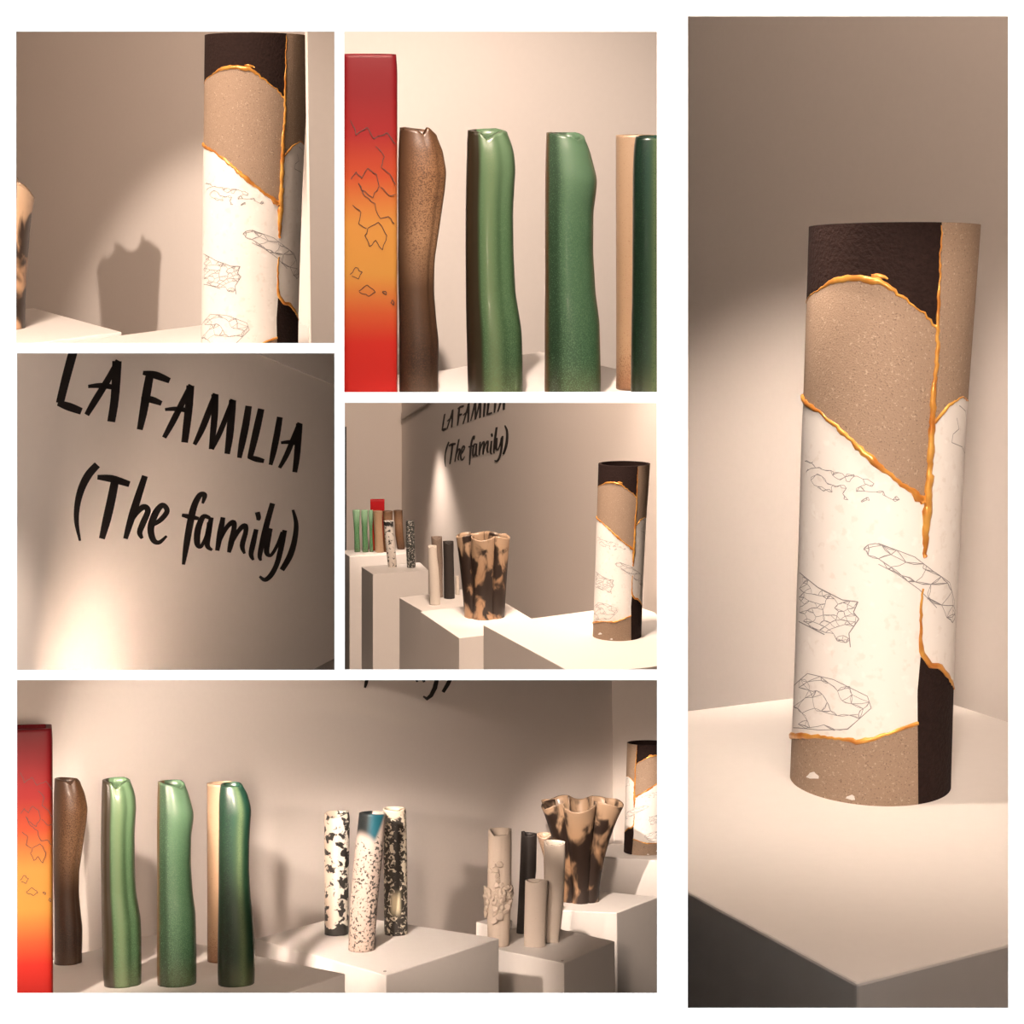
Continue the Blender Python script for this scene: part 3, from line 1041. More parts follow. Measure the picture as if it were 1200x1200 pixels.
# ------------------------------------------------------------------ wall lettering
ZL = [  # (letter, strokes) ; strokes: points (u, v, width) traced on the close view of the wall
    ('l', [[(249, 30, 24), (245, 45, 25), (222, 130, 24), (202, 212, 22)], [(196, 212, 16), (232, 224, 24), (275, 240, 20)]]),
    ('a', [[(402, 66, 14), (365, 135, 18), (325, 200, 19), (294, 252, 14)], [(398, 68, 26), (394, 150, 24), (388, 215, 23), (378, 276, 22)], [(300, 155, 10), (345, 152, 16), (400, 160, 14)]]),
    ('f', [[(512, 108, 22), (500, 175, 24), (488, 245, 22), (476, 303, 16)], [(488, 108, 12), (530, 116, 22), (578, 135, 16)], [(482, 196, 12), (515, 200, 20), (550, 213, 14)]]),
    ('a', [[(652, 150, 14), (620, 215, 17), (590, 275, 17), (560, 330, 12)], [(650, 152, 22), (645, 220, 22), (638, 285, 21), (630, 347, 18)], [(564, 234, 9), (605, 232, 14), (652, 240, 13)]]),
    ('m', [[(736, 180, 14), (712, 245, 18), (688, 305, 17), (664, 354, 10)], [(734, 182, 20), (733, 250, 19), (728, 310, 17), (722, 370, 14)],
           [(795, 200, 12), (772, 262, 14), (748, 320, 14), (724, 370, 10)], [(795, 202, 20), (790, 265, 21), (784, 330, 20), (776, 386, 15)]]),
    ('i', [[(850, 222, 18), (840, 285, 20), (828, 345, 19), (818, 400, 12)]]),
    ('l', [[(893, 232, 18), (878, 300, 20), (864, 360, 18), (854, 400, 14)], [(848, 396, 10), (875, 404, 16), (902, 411, 12)]]),
    ('i', [[(957, 260, 16), (947, 320, 18), (936, 375, 17), (925, 424, 10)]]),
    ('a', [[(1025, 280, 12), (1003, 335, 14), (980, 390, 14), (956, 434, 9)], [(1024, 282, 18), (1020, 340, 18), (1015, 400, 17), (1008, 449, 13)], [(962, 348, 8), (992, 346, 12), (1024, 354, 10)]]),
    ('bracket', [[(330, 424, 20), (300, 458, 22), (276, 505, 20), (262, 560, 16), (259, 620, 12), (271, 684, 5)]]),
    ('t', [[(332, 466, 14), (382, 472, 22), (440, 490, 17)], [(392, 474, 22), (378, 545, 24), (362, 615, 23), (346, 677, 16)]]),
    ('h', [[(494, 462, 16), (470, 535, 20), (448, 605, 20), (427, 677, 12)], [(440, 628, 9), (465, 588, 15), (490, 568, 17), (504, 582, 16), (488, 622, 17), (476, 655, 15), (484, 676, 8)]]),
    ('e', [[(514, 634, 9), (548, 612, 14), (570, 582, 14), (554, 562, 15), (530, 590, 19), (514, 640, 19), (522, 680, 16), (542, 690, 12), (568, 668, 6)]]),
    ('f', [[(692, 556, 6), (699, 528, 14), (682, 528, 15), (662, 568, 18), (648, 630, 19), (636, 700, 17), (626, 766, 8)], [(622, 596, 9), (648, 602, 15), (678, 608, 10)]]),
    ('a', [[(716, 606, 10), (694, 602, 14), (676, 645, 18), (673, 692, 16), (686, 704, 10), (705, 668, 10), (716, 622, 14)], [(722, 604, 12), (712, 655, 17), (708, 700, 14), (724, 716, 7)]]),
    ('m', [[(762, 604, 12), (752, 660, 17), (742, 718, 11)], [(748, 690, 8), (772, 642, 12), (796, 620, 14), (800, 640, 14), (790, 690, 16), (782, 724, 10)],
           [(788, 700, 8), (814, 652, 12), (836, 632, 14), (840, 652, 13), (828, 700, 14), (836, 728, 6)]]),
    ('i', [[(876, 645, 12), (866, 690, 15), (858, 730, 13), (866, 750, 6)], [(880, 586, 13), (884, 604, 13), (882, 614, 8)]]),
    ('l', [[(932, 556, 14), (914, 620, 16), (898, 685, 16), (888, 735, 12), (892, 752, 6)]]),
    ('y', [[(926, 642, 10), (915, 690, 15), (912, 724, 14), (926, 734, 9), (948, 700, 9), (966, 655, 10)], [(974, 648, 12), (962, 705, 15), (948, 760, 14), (928, 800, 14), (906, 818, 12), (888, 806, 6)]]),
    ('bracket', [[(1002, 578, 6), (1013, 625, 12), (1008, 680, 15), (992, 735, 17), (964, 784, 14)]]),
]


def lettering(room, to_px, wall_pt, wall_dir, label, scale_w, keep=None, lift=.0015):
    """strokes -> flat raised letters on the wall; to_px maps traced points to picture pixels"""
    d = unit(wall_dir)
    nrm = np.array([d[1], -d[0], 0])
    if nrm[:2] @ np.array(wall_pt) > 0:
        nrm = -nrm
    objs = []
    first = None
    for k, (ch, strokes) in enumerate(ZL):
        if keep is not None and k not in keep:
            continue
        V, Fc = [], []
        for st in strokes:
            P = np.array(st, float)
            s = np.linspace(0, len(P) - 1, (len(P) - 1) * 6 + 1)
            idx = np.arange(len(P))
            # smooth curve through points (Catmull-Rom)
            Q = []
            for q in s:
                i = min(int(q), len(P) - 2)
                f = q - i
                p0, p1, p2, p3 = P[max(i - 1, 0)], P[i], P[i + 1], P[min(i + 2, len(P) - 1)]
                Q.append(.5 * ((2 * p1) + (-p0 + p2) * f + (2 * p0 - 5 * p1 + 4 * p2 - p3) * f * f + (-p0 + 3 * p1 - 3 * p2 + p3) * f ** 3))
            Q = np.array(Q)
            L, Rr = [], []
            for i in range(len(Q)):
                t = Q[min(i + 1, len(Q) - 1), :2] - Q[max(i - 1, 0), :2]
                t = t / (np.linalg.norm(t) + 1e-9)
                n = np.array([-t[1], t[0]]) * Q[i, 2] / 2 * scale_w
                for sgn, lst in ((1, L), (-1, Rr)):
                    x, y = to_px(*(Q[i, :2] + sgn * n))
                    lst.append((x, y))
            b = len(V)
            m = len(Q)
            for lay in (lift, .0):
                for lst in (L, Rr):
                    for x, y in lst:
                        V.append(room.wall(x, y, wall_pt, wall_dir) + nrm * lay)
            for i in range(m - 1):
                Fc.append((b + i, b + i + 1, b + m + i + 1, b + m + i))
                Fc.append((b + i, b + 2 * m + i, b + 2 * m + i + 1, b + i + 1))
                Fc.append((b + m + i, b + m + i + 1, b + 3 * m + i + 1, b + 3 * m + i))
            Fc.append((b, b + m, b + 3 * m, b + 2 * m))
            Fc.append((b + m - 1, b + 3 * m - 1, b + 4 * m - 1, b + 2 * m - 1))
        objs.append((ch, V, Fc))
    allv = np.array([v for _, V, _ in objs for v in V])
    c = allv.mean(0)
    root = thing('wall_lettering', room.M @ Matrix.Translation(Vector(c)), label, 'lettering')
    for ch, V, Fc in objs:
        o = mesh_obj('letter_' + ch if ch != 'bracket' else 'bracket', [np.array(v) - c for v in V], Fc, M_LETTER)
        o.parent = root
    return root


# ================================================================== ROOM 6: big seamed cylinder
h6 = -.585
b6 = R6.at(1019, 914, 1.865)
b6 = np.array([b6[0], b6[1], h6])
cylinder_vase(R6, b6, .0985, 'large gold-seamed clay and porcelain cylinder vase alone in the tall narrow opening')
q6 = [R6.on(x, y, h6) for x, y in [(1004, 1153), (1049, 803)]]
L6 = R6.on(700, 846, h6)
L6[:2] = L6[:2]
F6, B6 = q6
a_dir = unit((R6.on(806, 1045, h6) - F6)[:2])
b_dir = unit((R6.on(1181, 1107, h6) - F6)[:2])
d_bl = unit((R6.on(806, 833, h6) - B6)[:2])
d_br = unit((R6.on(1181, 846, h6) - R6.on(1125, 828, h6))[:2])


def meet(p, d, q, e):
    A = np.array([[d[0], -e[0]], [d[1], -e[1]]])
    t = np.linalg.solve(A, np.array(q)[:2] - np.array(p)[:2])
    return np.array([p[0] + d[0] * t[0], p[1] + d[1] * t[0]])


side6 = unit((788.0 + 6 - CX, F))                    # the plinth's hidden side runs along the partition
L6p = meet(F6, a_dir, (0, 0), side6)
R6p = meet(F6, b_dir, B6, d_br)
L6b = meet(B6, d_bl, (0, 0), side6)
plinth(R6, [(F6[0], F6[1], h6), (R6p[0], R6p[1], h6), (B6[0], B6[1], h6), (L6b[0], L6b[1], h6), (L6p[0], L6p[1], h6)],
       'wide white plinth under the large seamed cylinder in the tall opening', height=.905)
wd6 = unit((-.592, 1.0))
w6p = B6[:2] + np.array([.03, .045])
e6a = w6p + wd6 * .594
e6b = w6p - wd6 * 1.15
upright_wall('wall_back', R6, e6a, e6b, (-1.49, TOP), (-1.49, TOP), 'warm white wall behind the large seamed cylinder')

# ================================================================== ROOM 1: seamed cylinder and the flared vase at its side
v1 = R1.at(292, 446, 3.0)
h1 = v1[2]
cylinder_vase(R1, v1, .0985, 'gold-seamed cylinder vase with its foot hidden beside a flared vase shadow on the wall')
L1, B1 = R1.on(-24, 414, h1), R1.on(329, 369, h1)
br1 = unit((R1.on(391, 393, h1) - R1.on(355, 379, h1))[:2])
tq = 0.0
while col_of(R1, (*(B1[:2] + br1 * tq), h1)) < 394:
    tq += .005
Q1 = np.array([*(B1[:2] + br1 * tq), h1])
G1 = np.array([(394 - CX) / F * 2.6, 2.6, h1])
while col_of(R1, G1) > 394:
    G1[0] -= .0005
F1 = np.array([-.72, 2.45, h1])
plinth(R1, [L1, F1, G1, Q1, B1], 'white plinth under the seamed cylinder with the hidden foot', bottom=lambda x, y: -.457 - y * .105)
hf1 = R1.at(-8, 388, 3.75)[2]
qf1 = [R1.on(x, y, hf1) for x, y in [(-171, 383), (-60, 430)]]
Bf1, Rf1 = R1.on(40, 361, hf1), R1.on(130, 402, hf1)
o1 = np.array([-.024, .018])
mid1 = L1 + (B1 - L1) * .45
plinth(R1, [qf1[0], (L1[0] - .05, L1[1] - .03, hf1), (mid1[0] + o1[0], mid1[1] + o1[1], hf1), Bf1], 'white plinth under the flared vase cut off by the opening edge', bottom=lambda x, y: -.457 - y * .105)
fv = R1.on(-12, 385, hf1)
fan_vase(R1, fv, .345, .085, .118, 5, 'smoke fired flared vase of which only the edge shows beside the opening', phase=.4, seed=4, amp=.4, crest=.10)
wd1 = unit((-.723, 1.0))
w1p = B1[:2] + np.array([.06, .06])
e1a = w1p + wd1 * 4.2
e1b = w1p - wd1 * .16
tz = lambda room, p, z: float(local_of((p[0], p[1], z), room)[2])


def wall_between(name, room, a, b, zlo, zhi, label):
    """upright wall between xy points with world-height ends (approximate for tilted rooms)"""
    c = room.R[2, 1] / room.R[2, 2]
    k = lambda p, z: (z / room.R[2, 2] - c * p[1])
    return upright_wall(name, room, a, b, (k(a, zlo[0]), k(a, zhi[0])), (k(b, zlo[1]), k(b, zhi[1])), label)


wall_between('wall_back', R1, e1a, e1b, (-.457, -.457), (TOP, TOP), 'warm white wall behind the seamed cylinder with the flared vase shadow')

# ================================================================== ROOM 2: close row
map2 = lambda x, y: (465 + (x - 62) * 1.42, 152 + (y - 913) * 1.43)
h2 = R2.at(560, 461.5, 2.25)[2]
RED2 = [(y, 17.8, b) for y, a, b in RED]
o = family_row(R2, map2, h2, 461.5, ['in the closely seen row', 'in the closely seen row', 'in the closely seen row', 'in the closely seen row',
                                     'in the closely seen row', 'in the closely seen row'], RED2)
red_lines(R2, o, map2, 461, RED)
B2 = R2.on(632, 412, h2)
dl2 = unit((R2.on(470, 440, h2) - B2)[:2])
dr2 = unit((R2.on(720, 432, h2) - B2)[:2])
fy2 = R2.on(600, 469.2, h2)[1]
pl = lambda p, d, y: np.array([p[0] + d[0] * (y - p[1]) / d[1], y, h2])
Lp2, Rp2 = pl(B2, dl2, fy2), pl(B2, dr2, fy2)
kx = lambda px, d: (px - CX) / F * d
Lc, Rc = R2.on(400.5, 469.2, h2), R2.on(785, 469.2, h2)
Kb, Lk = R2.on(520, 434, h2), R2.on(400.5, 445, h2)
Rk = np.array([Rc[0], B2[1] + (Rc[0] - B2[0]) / dr2[0] * dr2[1], h2])
under2 = lambda x, y: (lambda r: r[2] / r[1] * y)(R2.ray(600, 469.8))
plinth(R2, [Lc, Rc, Rk, B2, Kb, Lk], 'white shelf plinth under the close row of columns', bottom=under2)
w2p = B2[:2] + np.array([-.06, .10])
wd2 = unit((1.0, .62))
a2, b2 = w2p - wd2 * .40, w2p + wd2 * .60
zz = lambda p, y: p[1] * R2.ray(600, y)[2] / R2.ray(600, y)[1]
upright_wall('wall_back', R2, a2, b2, (zz(a2, 469.8), 1.1), (zz(b2, 469.8), 1.1), 'warm white wall behind the close row of columns')
c2 = R2.R[2, 1] / R2.R[2, 2]
slab('ceiling', WORLD, [(kx(399.5, 1.165), 1.165, 1.25), (kx(786.5, 1.165), 1.165, 1.25), (kx(786.5, 3.6), 3.6, 1.25), (kx(399.5, 3.6), 3.6, 1.25)], .006, M_WALL, label='ceiling over the close row of columns')

# ================================================================== ROOM 3: lettered wall
p3 = np.array(R3.at(391, 600, 2.0)[:2])
vp3 = R3.ray(1230, 640)
wd3 = unit(vp3[:2])
z3 = lambda u, v: (u / 2.927, 400 + v / 2.927)
A3, C3 = R3.wall(-190, 600, p3, wd3), R3.wall(397, 600, p3, wd3)


def zlim(room, x, y, p, d):
    return room.wall(x, y, p, d)[2]


slab('wall_back', R3, [R3.wall(-190, 790, p3, wd3), R3.wall(397.3, 790, p3, wd3), R3.wall(397.3, 409, p3, wd3), R3.wall(-190, 409, p3, wd3)],
     .0015, M_WALL, label='warm white lettered wall seen close')
lettering(R3, z3, p3, wd3, 'large black brush lettering LA FAMILIA (The family) on the wall, seen close', 1.15)
# cornice
n3 = np.array([wd3[1], -wd3[0], 0])
n3 = n3 if n3[:2] @ p3 < 0 else -n3


def band(room, pts, p, d, n, depth, label):
    q = [room.wall(x, y, p, d) for x, y in pts]
    V = [np.array(a) + n * .001 for a in q] + [np.array(a) + n * depth for a in q]
    c = sum(V) / len(V)
    m = len(q)
    fs = [tuple(range(m))[::-1], tuple(i + m for i in range(m))] + [(i, (i + 1) % m, (i + 1) % m + m, i + m) for i in range(m)]
    o = mesh_obj('trim_1', [v - c for v in V], fs, M_WALL, None, room.M @ Matrix.Translation(Vector(c)), kind='structure')
    o['label'] = label


band(R3, [(288, 410), (393, 452.8), (393, 427.8), (352, 410)], p3, wd3, n3, .004, 'cornice band above the lettering seen close')

# ================================================================== ROOM 4: long row of plinths
ramp4 = lambda x, y: H3(y) + .003
sz = lambda D, px: px * D / F
h4 = R4.at(724, 745, 6.0)[2]
cylinder_vase(R4, np.array(R4.on(723, 745, h4)), .1 * .985, 'gold-seamed cylinder vase at the near end of the long row of plinths')
Lq, Bq, Rq = R4.on(566.3, 732.3, h4), R4.on(742, 709, h4), R4.on(850, 753, h4)
plinth(R4, [Lq, R4.on(690, 798.6, h4), R4.on(770, 780, h4) * 1.0, np.array([.62, 6.2, h4]), np.array([.60, 6.45, h4]), Bq], 'wide white plinth at the near end of the long row', bottom=ramp4)
D4f = 7.0
h4f = R4.at(566, 722, D4f)[2]
plinth(R4, [R4.on(*p, h4f) for p in [(492.5, 716.7), (538, 747.6), (640, 735), (590, 705)]], 'white plinth under the flared vase in the long row', bottom=ramp4)
bf4 = R4.on(568, 722, h4f)
fan_vase(R4, bf4, sz(7, 95), sz(7, 24), sz(7, 32), 5, 'smoke fired flared vase standing in the long row of plinths', phase=2 * math.pi / 10 + .1, seed=6, amp=.46, power=1.2, crest=.03)
D4g = 8.0
h4g = R4.at(520, 705, D4g)[2]
plinth(R4, [R4.on(*p, h4g) for p in [(468, 700.5), (505, 722), (575, 709.5), (541, 690.5)]], 'white plinth under the slim white and charcoal vases in the long row', bottom=ramp4)
D4s = 9.4
h4s = R4.at(470, 665, D4s)[2]
plinth(R4, [R4.on(*p, h4s) for p in [(423.6, 664), (437, 673), (502, 668), (492, 659)]], 'white plinth under the pair of speckled vases', bottom=ramp4)
D4n = 10.7
h4n = R4.at(440, 648, D4n)[2]
plinth(R4, [R4.on(*p, h4n) for p in [(400, 645), (409.6, 652.3), (487, 648.3), (477, 641.3)]], 'farthest white plinth under the green and brown columns', bottom=ramp4)

c4 = lambda u_, v_: (395 + u_ / 6.0, 560 + v_ / 6.0)       # close look at the far end of the row


def vase4(rows, h, name, label, mat, col, col2=None, den=None, **k):
    r = [(c4(0, y)[1], c4(a, 0)[0], c4(b, 0)[0]) for y, a, b in rows]
    return vase(R4, r, depth_on(R4, r, h), name, label, mat, col, col2, den, nu=40, nv=44, **k)


gl = green_col(-3, None, (.06, .20, .075), (.04, .14, .05), (.03, .03, .015), (.30, .52, .33))
for k, (a, b) in enumerate([(118, 160), (174, 216), (226, 252)]):
    vase4([(226, a - 10 + 6 * (k > 0), b + (4 if k == 0 else 1)), (270, a - 6, b), (380, a + 2, b - 3), (520, a + 4, b + 4)], h4n, 'ribbed_vase',
          ['green glazed column vase on the farthest plinth, outermost of three', 'green glazed column vase on the farthest plinth, middle of three',
           'green glazed column vase on the farthest plinth, touching the tan column'][k], G_GLAZE, gl, (.3, .5, .3), .40, dents=[(.1, .3, .15, .5, 1)], group='green column vases')
tn = lambda th, t: ramp(t, [(0, (.36, .24, .15)), (.5, (.42, .28, .17)), (1, (.34, .22, .13))])
br = lambda th, t: ramp(t, [(0, (.10, .05, .025)), (.4, (.22, .11, .05)), (.7, (.34, .20, .11)), (1, (.16, .085, .045))])
vase4([(232, 252, 322), (300, 256, 318), (400, 262, 322), (522, 266, 330)], h4n, 'column_vase', 'pale tan column vase beside the three green ones on the farthest plinth', G_BROWN, tn, (.2, .1, .05), .36, dents=[(.3, .3, .15, .6, .8)])
vase4([(232, 322, 392), (320, 326, 388), (420, 326, 390), (518, 328, 392)], h4n, 'column_vase', 'brown column vase half hidden behind the silvery speckled vase', G_BROWN, br, (.06, .03, .015), .42, dents=[(.0, .3, .15, .6, .8)])
vase4([(228, 396, 460), (320, 404, 462), (400, 408, 466), (500, 424, 478)], h4n, 'column_vase', 'brown column vase between the two speckled vases on the farthest plinth', G_BROWN, br, (.06, .03, .015), .42, dents=[(.2, .3, .18, .6, .8)])
r4 = [(c4(0, y)[1], c4(a, 0)[0], c4(b, 0)[0]) for y, a, b in [(152, 234, 334), (300, 234, 334), (500, 234, 334), (508, 234, 334)]]
vase(R4, r4, depth_on(R4, r4, h4n), 'tall_block_vase', 'square red vase whose top rises behind the far columns', G_RED, lambda th, t: ramp(t, [(0, (.5, .05, .02)), (.6, (.42, .01, .012)), (1, (.40, .008, .012))]),
     (.3, 0, 0), 0.0, ratio=.5, power=9, nu=60, nv=30)
sp1 = lambda th, t: ramp(t, [(0, (.62, .56, .50)), (.8, (.66, .62, .56)), (.93, (.5, .46, .42)), (1, (.7, .68, .62))])
vase4([(302, 324, 396), (330, 330, 395), (420, 336, 402), (520, 346, 412), (626, 360, 420)], h4s, 'speckled_vase', 'silvery white speckled column vase in the long row', G_BLOT, sp1, (.03, .03, .03),
      lambda th, t: .40 + .3 * ss(.86, .95, t) * (1 - ss(.97, 1, t)), group='speckled vases')
vase4([(302, 484, 541), (350, 484, 545), (480, 484, 548), (630, 492, 552)], h4s, 'speckled_vase', 'black and white speckled column vase in the long row', G_LACE,
      (.03, .032, .03), (.55, .52, .46), lambda th, t: .42, group='speckled vases')
white = lambda th, t: ramp(t, [(0, (.60, .55, .49)), (1, (.66, .60, .53))])
vase4([(484, 640, 700), (560, 638, 704), (640, 640, 716), (760, 646, 722), (890, 652, 726)], h4g, 'slim_vase', 'slim off-white column vase at the front of its group in the long row', G_MATTE, white, (.5, .45, .4), .3,
      top=[(-2, .02), (-.6, -.01), (.2, .03), (.8, -.02), (2, .02)])
vase4([(418, 660, 738), (480, 664, 740), (600, 690, 744), (700, 712, 742), (838, 716, 744)], h4g, 'slim_vase', 'slim taupe vase with hollow top behind the off-white one in the long row', G_MATTE,
      lambda th, t: ramp(t, [(0, (.34, .27, .22)), (1, (.22, .165, .13))]), (.1, .07, .05), .34, top=[(-2.2, .01), (-1.2, .02), (0, -.03), (1.2, .02), (2.2, .01)])
vase4([(450, 744, 820), (560, 748, 820), (700, 750, 824), (846, 752, 828)], h4g, 'slim_vase', 'slim charcoal column vase with hollow top in the long row', G_MATTE,
      (.030, .024, .021), (.015, .012, .01), .34, top=[(-2.2, .01), (-1.2, .02), (0, -.025), (1.2, .02), (2.2, .01)])
vase4([(690, 832, 858), (820, 832, 860)], h4g, 'slim_vase', 'short pale vase half hidden behind the charcoal vase in the long row', G_MATTE, white, (.5, .45, .4), .3)
# walls of room 4
wd4 = unit((-.29, 1.0))
w4p = np.array([.62, 6.6])
g4 = lambda d: np.array([.62 - .29 * (d - 6.6), d])
n_, f_ = g4(6.42), g4(11.6)
upright_wall('wall_back', R4, n_, f_, (H3(n_[1]), TOP), (H3(f_[1]), TOP), 'long warm white lettered wall running beside the row of plinths')
far = [np.array([kx(398.5, 11.55), 11.45]), f_]
upright_wall('wall_far', R4, far[0], far[1], (H3(11.5), TOP), (H3(11.6), TOP), 'end wall behind the green and brown columns')
prism('door_1', R4, [R4.at(400, 500, 11.2), R4.at(406, 500, 11.2), R4.at(406, 500, 11.25), R4.at(400, 500, 11.25)],
      [R4.at(400, 647, 11.2), R4.at(406, 647, 11.2), R4.at(406, 647, 11.25), R4.at(400, 647, 11.25)], M_DOOR, 'dark door edge on the end wall', kind='structure', bevel=0)
# traced lettering, slanting the way the photograph shows it on this wall
def homography(src, dst):
    A, b = [], []
    for (x, y), (u_, v_) in zip(src, dst):
        A += [[x, y, 1, 0, 0, 0, -u_ * x, -u_ * y], [0, 0, 0, x, y, 1, -v_ * x, -v_ * y]]
        b += [u_, v_]
    h = np.append(np.linalg.solve(np.array(A, float), np.array(b, float)), 1).reshape(3, 3)

    def f(x, y):
        q = h @ np.array([x, y, 1.0])
        return q[:2] / q[2]
    return f


HG = homography([(202, 235), (1008, 449), (271, 684), (964, 784)], [(380, 140), (602, 62), (392, 268), (600, 222)])
z4 = lambda u_, v_: tuple(np.array([395, 460]) + HG(u_, v_) / 3.077)
lettering(R4, z4, w4p - np.array([.006, 0]), wd4, 'small black brush lettering LA FAMILIA (The family) above the row of plinths', 1.1, lift=.003)
n4 = np.array([-wd4[1], wd4[0], 0])
n4 = n4 if n4[:2] @ w4p < 0 else -n4
band(R4, [(473, 492), (505, 471), (520, 455), (473, 484)], w4p - np.array([.006, 0]), wd4, n4, .02, 'cornice band on the long lettered wall')

# ================================================================== ROOM 5: the whole family
idm = lambda x, y: (x, y)
floor5 = lambda x, y: -1.80
edge5 = lambda y: .1040 * (R5.R[1, 1] * y + R5.R[1, 2] * -1.8)
slab('floor', R5, [(-2.55, 1.53, -1.81), (edge5(1.53), 1.53, -1.81), (edge5(5.6), 5.6, -1.81), (-2.55, 5.6, -1.81)], .02, M_FLOOR,
     label='grey floor under the plinths of the whole vase family')
h5 = R5.at(143, 1152, 3.2)[2]
o = family_row(R5, idm, h5, None, ['standing whole on its plinth', 'standing whole on its plinth', 'in the whole group', 'standing whole on its plinth',
                                   'standing whole on its plinth', 'beside the whole green vases'])
red_lines(R5, o, idm, None, RED)
B5, P5r, L5 = R5.on(178, 1095, h5), R5.on(405, 1141, h5), R5.on(-90, 1165, h5)
F5 = L5 + P5r - B5
plinth(R5, [B5, P5r, P5r + (F5 - P5r) * 1.14, B5 + (L5 - B5) * 1.14], 'white plinth under the red, brown and whole green columns', bottom=floor5)
D5m = 3.8
h5m = R5.at(425, 1100, D5m)[2]
plinth(R5, [R5.on(*p, h5m) for p in [(298, 1100), (452.4, 1142.8), (585, 1099.4), (405, 1072)]], 'brightly lit white plinth under the three speckled vases', bottom=floor5)
D5g = 4.2
h5g = R5.at(640, 1105, D5g)[2]
plinth(R5, [R5.on(*p, h5g) for p in [(548, 1105.5), (660.8, 1128.5), (720.6, 1102.9), (622, 1081)]], 'low white plinth under the slim white and charcoal vases', bottom=floor5)
D5f = 4.62
h5f = R5.at(680, 1056, D5f)[2]
plinth(R5, [R5.on(*p, h5f) for p in [(637, 1065.5), (722.7, 1069.7), (771, 1051.3), (672, 1040.5)]], 'white plinth under the flared vase beside the slim vases', bottom=floor5)
D5b = 5.0
h5b = R5.at(752, 999, D5b)[2]
plinth(R5, [R5.on(*p, h5b) for p in [(695, 1003), (780, 1009), (780, 992), (716, 988.5)]], 'farthest white plinth in the corner under the cropped seamed cylinder', bottom=floor5)
pb5 = [R5.on(*p, h5g * .987) for p in [(557.6, 1080), (577, 1085), (601, 1079), (582, 1073.5)]]
plinth(R5, pb5, 'small white block beside the blossom covered vase', bottom=floor5)
# screws on two plinth corners
for (x, y, h) in ((451, 1138.5, h5m), (659, 1126, h5g)):
    c = R5.on(x, y, h)
    V = [(c[0] + .0035 * math.cos(a), c[1] + .0035 * math.sin(a), c[2] + .0012) for a in [i * math.pi / 4 for i in range(8)]]
    V += [(v[0], v[1], c[2] - .001) for v in V]
    cc = np.array(c)
    s_ = mesh_obj('screw', [np.array(v) - cc for v in V], [tuple(range(8))] + [(i, i + 8, (i + 1) % 8 + 8, (i + 1) % 8) for i in range(8)], M_SCREW, None, R5.M @ Matrix.Translation(Vector(c)))
    pl_ = [q for q in bpy.data.objects if q.name.startswith('plinth') and q.get('label', '').startswith('brightly lit' if h == h5m else 'low white')][0]
    bpy.context.view_layer.update()
    mw = s_.matrix_world.copy()
    s_.parent = pl_
    s_.matrix_parent_inverse = pl_.matrix_world.inverted()
    s_.matrix_world = mw

z5 = lambda u_, v_: (370 + u_ / 6.0, 930 + v_ / 6.0)


def vz(room, zf, rows, h, name, label, mat, col, col2=None, den=None, **k):
    r = [(zf(0, y)[1], zf(a, 0)[0], zf(b, 0)[0]) for y, a, b in rows]
    return vase(room, r, depth_on(room, r, h), name, label, mat, col, col2, den, **k)


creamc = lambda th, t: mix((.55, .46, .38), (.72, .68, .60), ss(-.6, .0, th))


def den_a(th, t):
    d = .42 + .10 * ss(.0, .7, th) + .06 * np.exp(-((t - .86) / .05) ** 2)
    d = d + .5 * (1 - ss(.03, .09 + .03 * np.sin(3 * th), t))
    return d


vz(R5, z5, [(140, 60, 232), (175, 60, 240), (300, 60, 238), (600, 62, 232), (985, 62, 228)], h5m, 'speckled_vase', 'cream vase with black blotches and scalloped pale rim, on the bright plinth',
   G_BLOT, creamc, (.022, .02, .018), den_a, dents=[(.35, .22, .07, .5, 2)], top=[(-2.5, .012), (-1.2, -.006), (-.5, -.03), (.1, -.022), (.8, .0), (1.6, .012)], group='speckled vases')


def col_b(th, t):
    c = ramp(t, [(0, (.48, .38, .32)), (.3, (.53, .44, .38)), (1, (.54, .46, .41))])
    q = ss(.72, .80, t + .10 * np.sin(th * 1.0 - .8))
    teal = mix((.010, .016, .018), (.012, .10, .14), ss(-.45, .1, th))
    q = q * (1 - ss(.55, .95, th - (t - .9) * 4))
    return c * (1 - q)[:, None] + teal * q[:, None]


vz(R5, z5, [(136, 305, 490), (200, 298, 486), (400, 275, 474), (600, 256, 452), (800, 242, 434), (1000, 233, 420), (1095, 230, 416)], h5m, 'speckled_vase',
   'leaning pinkish white speckled vase with teal and black glazed top', G_FINE, col_b, (.05, .045, .04), lambda th, t: .42 - .2 * ss(.75, .9, t) + .04 * ss(.1, .6, th), ratio=.9, group='speckled vases',
   top=[(-2.5, .0), (0, .0), (1.2, -.01), (2.5, .0)])


def col_c(th, t):
    c = mix((.020, .016, .013), (.035, .030, .025), t)
    rim_ = ss(.955, .975, t + .03 * np.cos((th + .15) * 2.2))
    c = c * (1 - rim_)[:, None] + np.array((.72, .60, .48))[None] * rim_[:, None]
    cr_ = np.exp(-((th + .0) / .42) ** 4) * np.exp(-((t - .26) / .085) ** 4)
    return c * (1 - cr_)[:, None] + np.array((.74, .66, .46))[None] * cr_[:, None]


vz(R5, z5, [(112, 470, 630), (150, 486, 636), (300, 478, 640), (420, 474, 642), (600, 478, 644), (985, 482, 646)], h5m, 'speckled_vase',
   'black vase with white lace crackle and cream rim, on the bright plinth', G_LACE, col_c, (.66, .60, .48), lambda th, t: .44 + .12 * ss(.3, .9, th) * ss(.3, .45, t) - .10 * np.exp(-((th - .2) / .25) ** 2),
   group='speckled vases', top=[(-2.5, .012), (-1.2, .006), (-.4, .002), (.4, .0), (1.2, .012), (2.5, .012)])

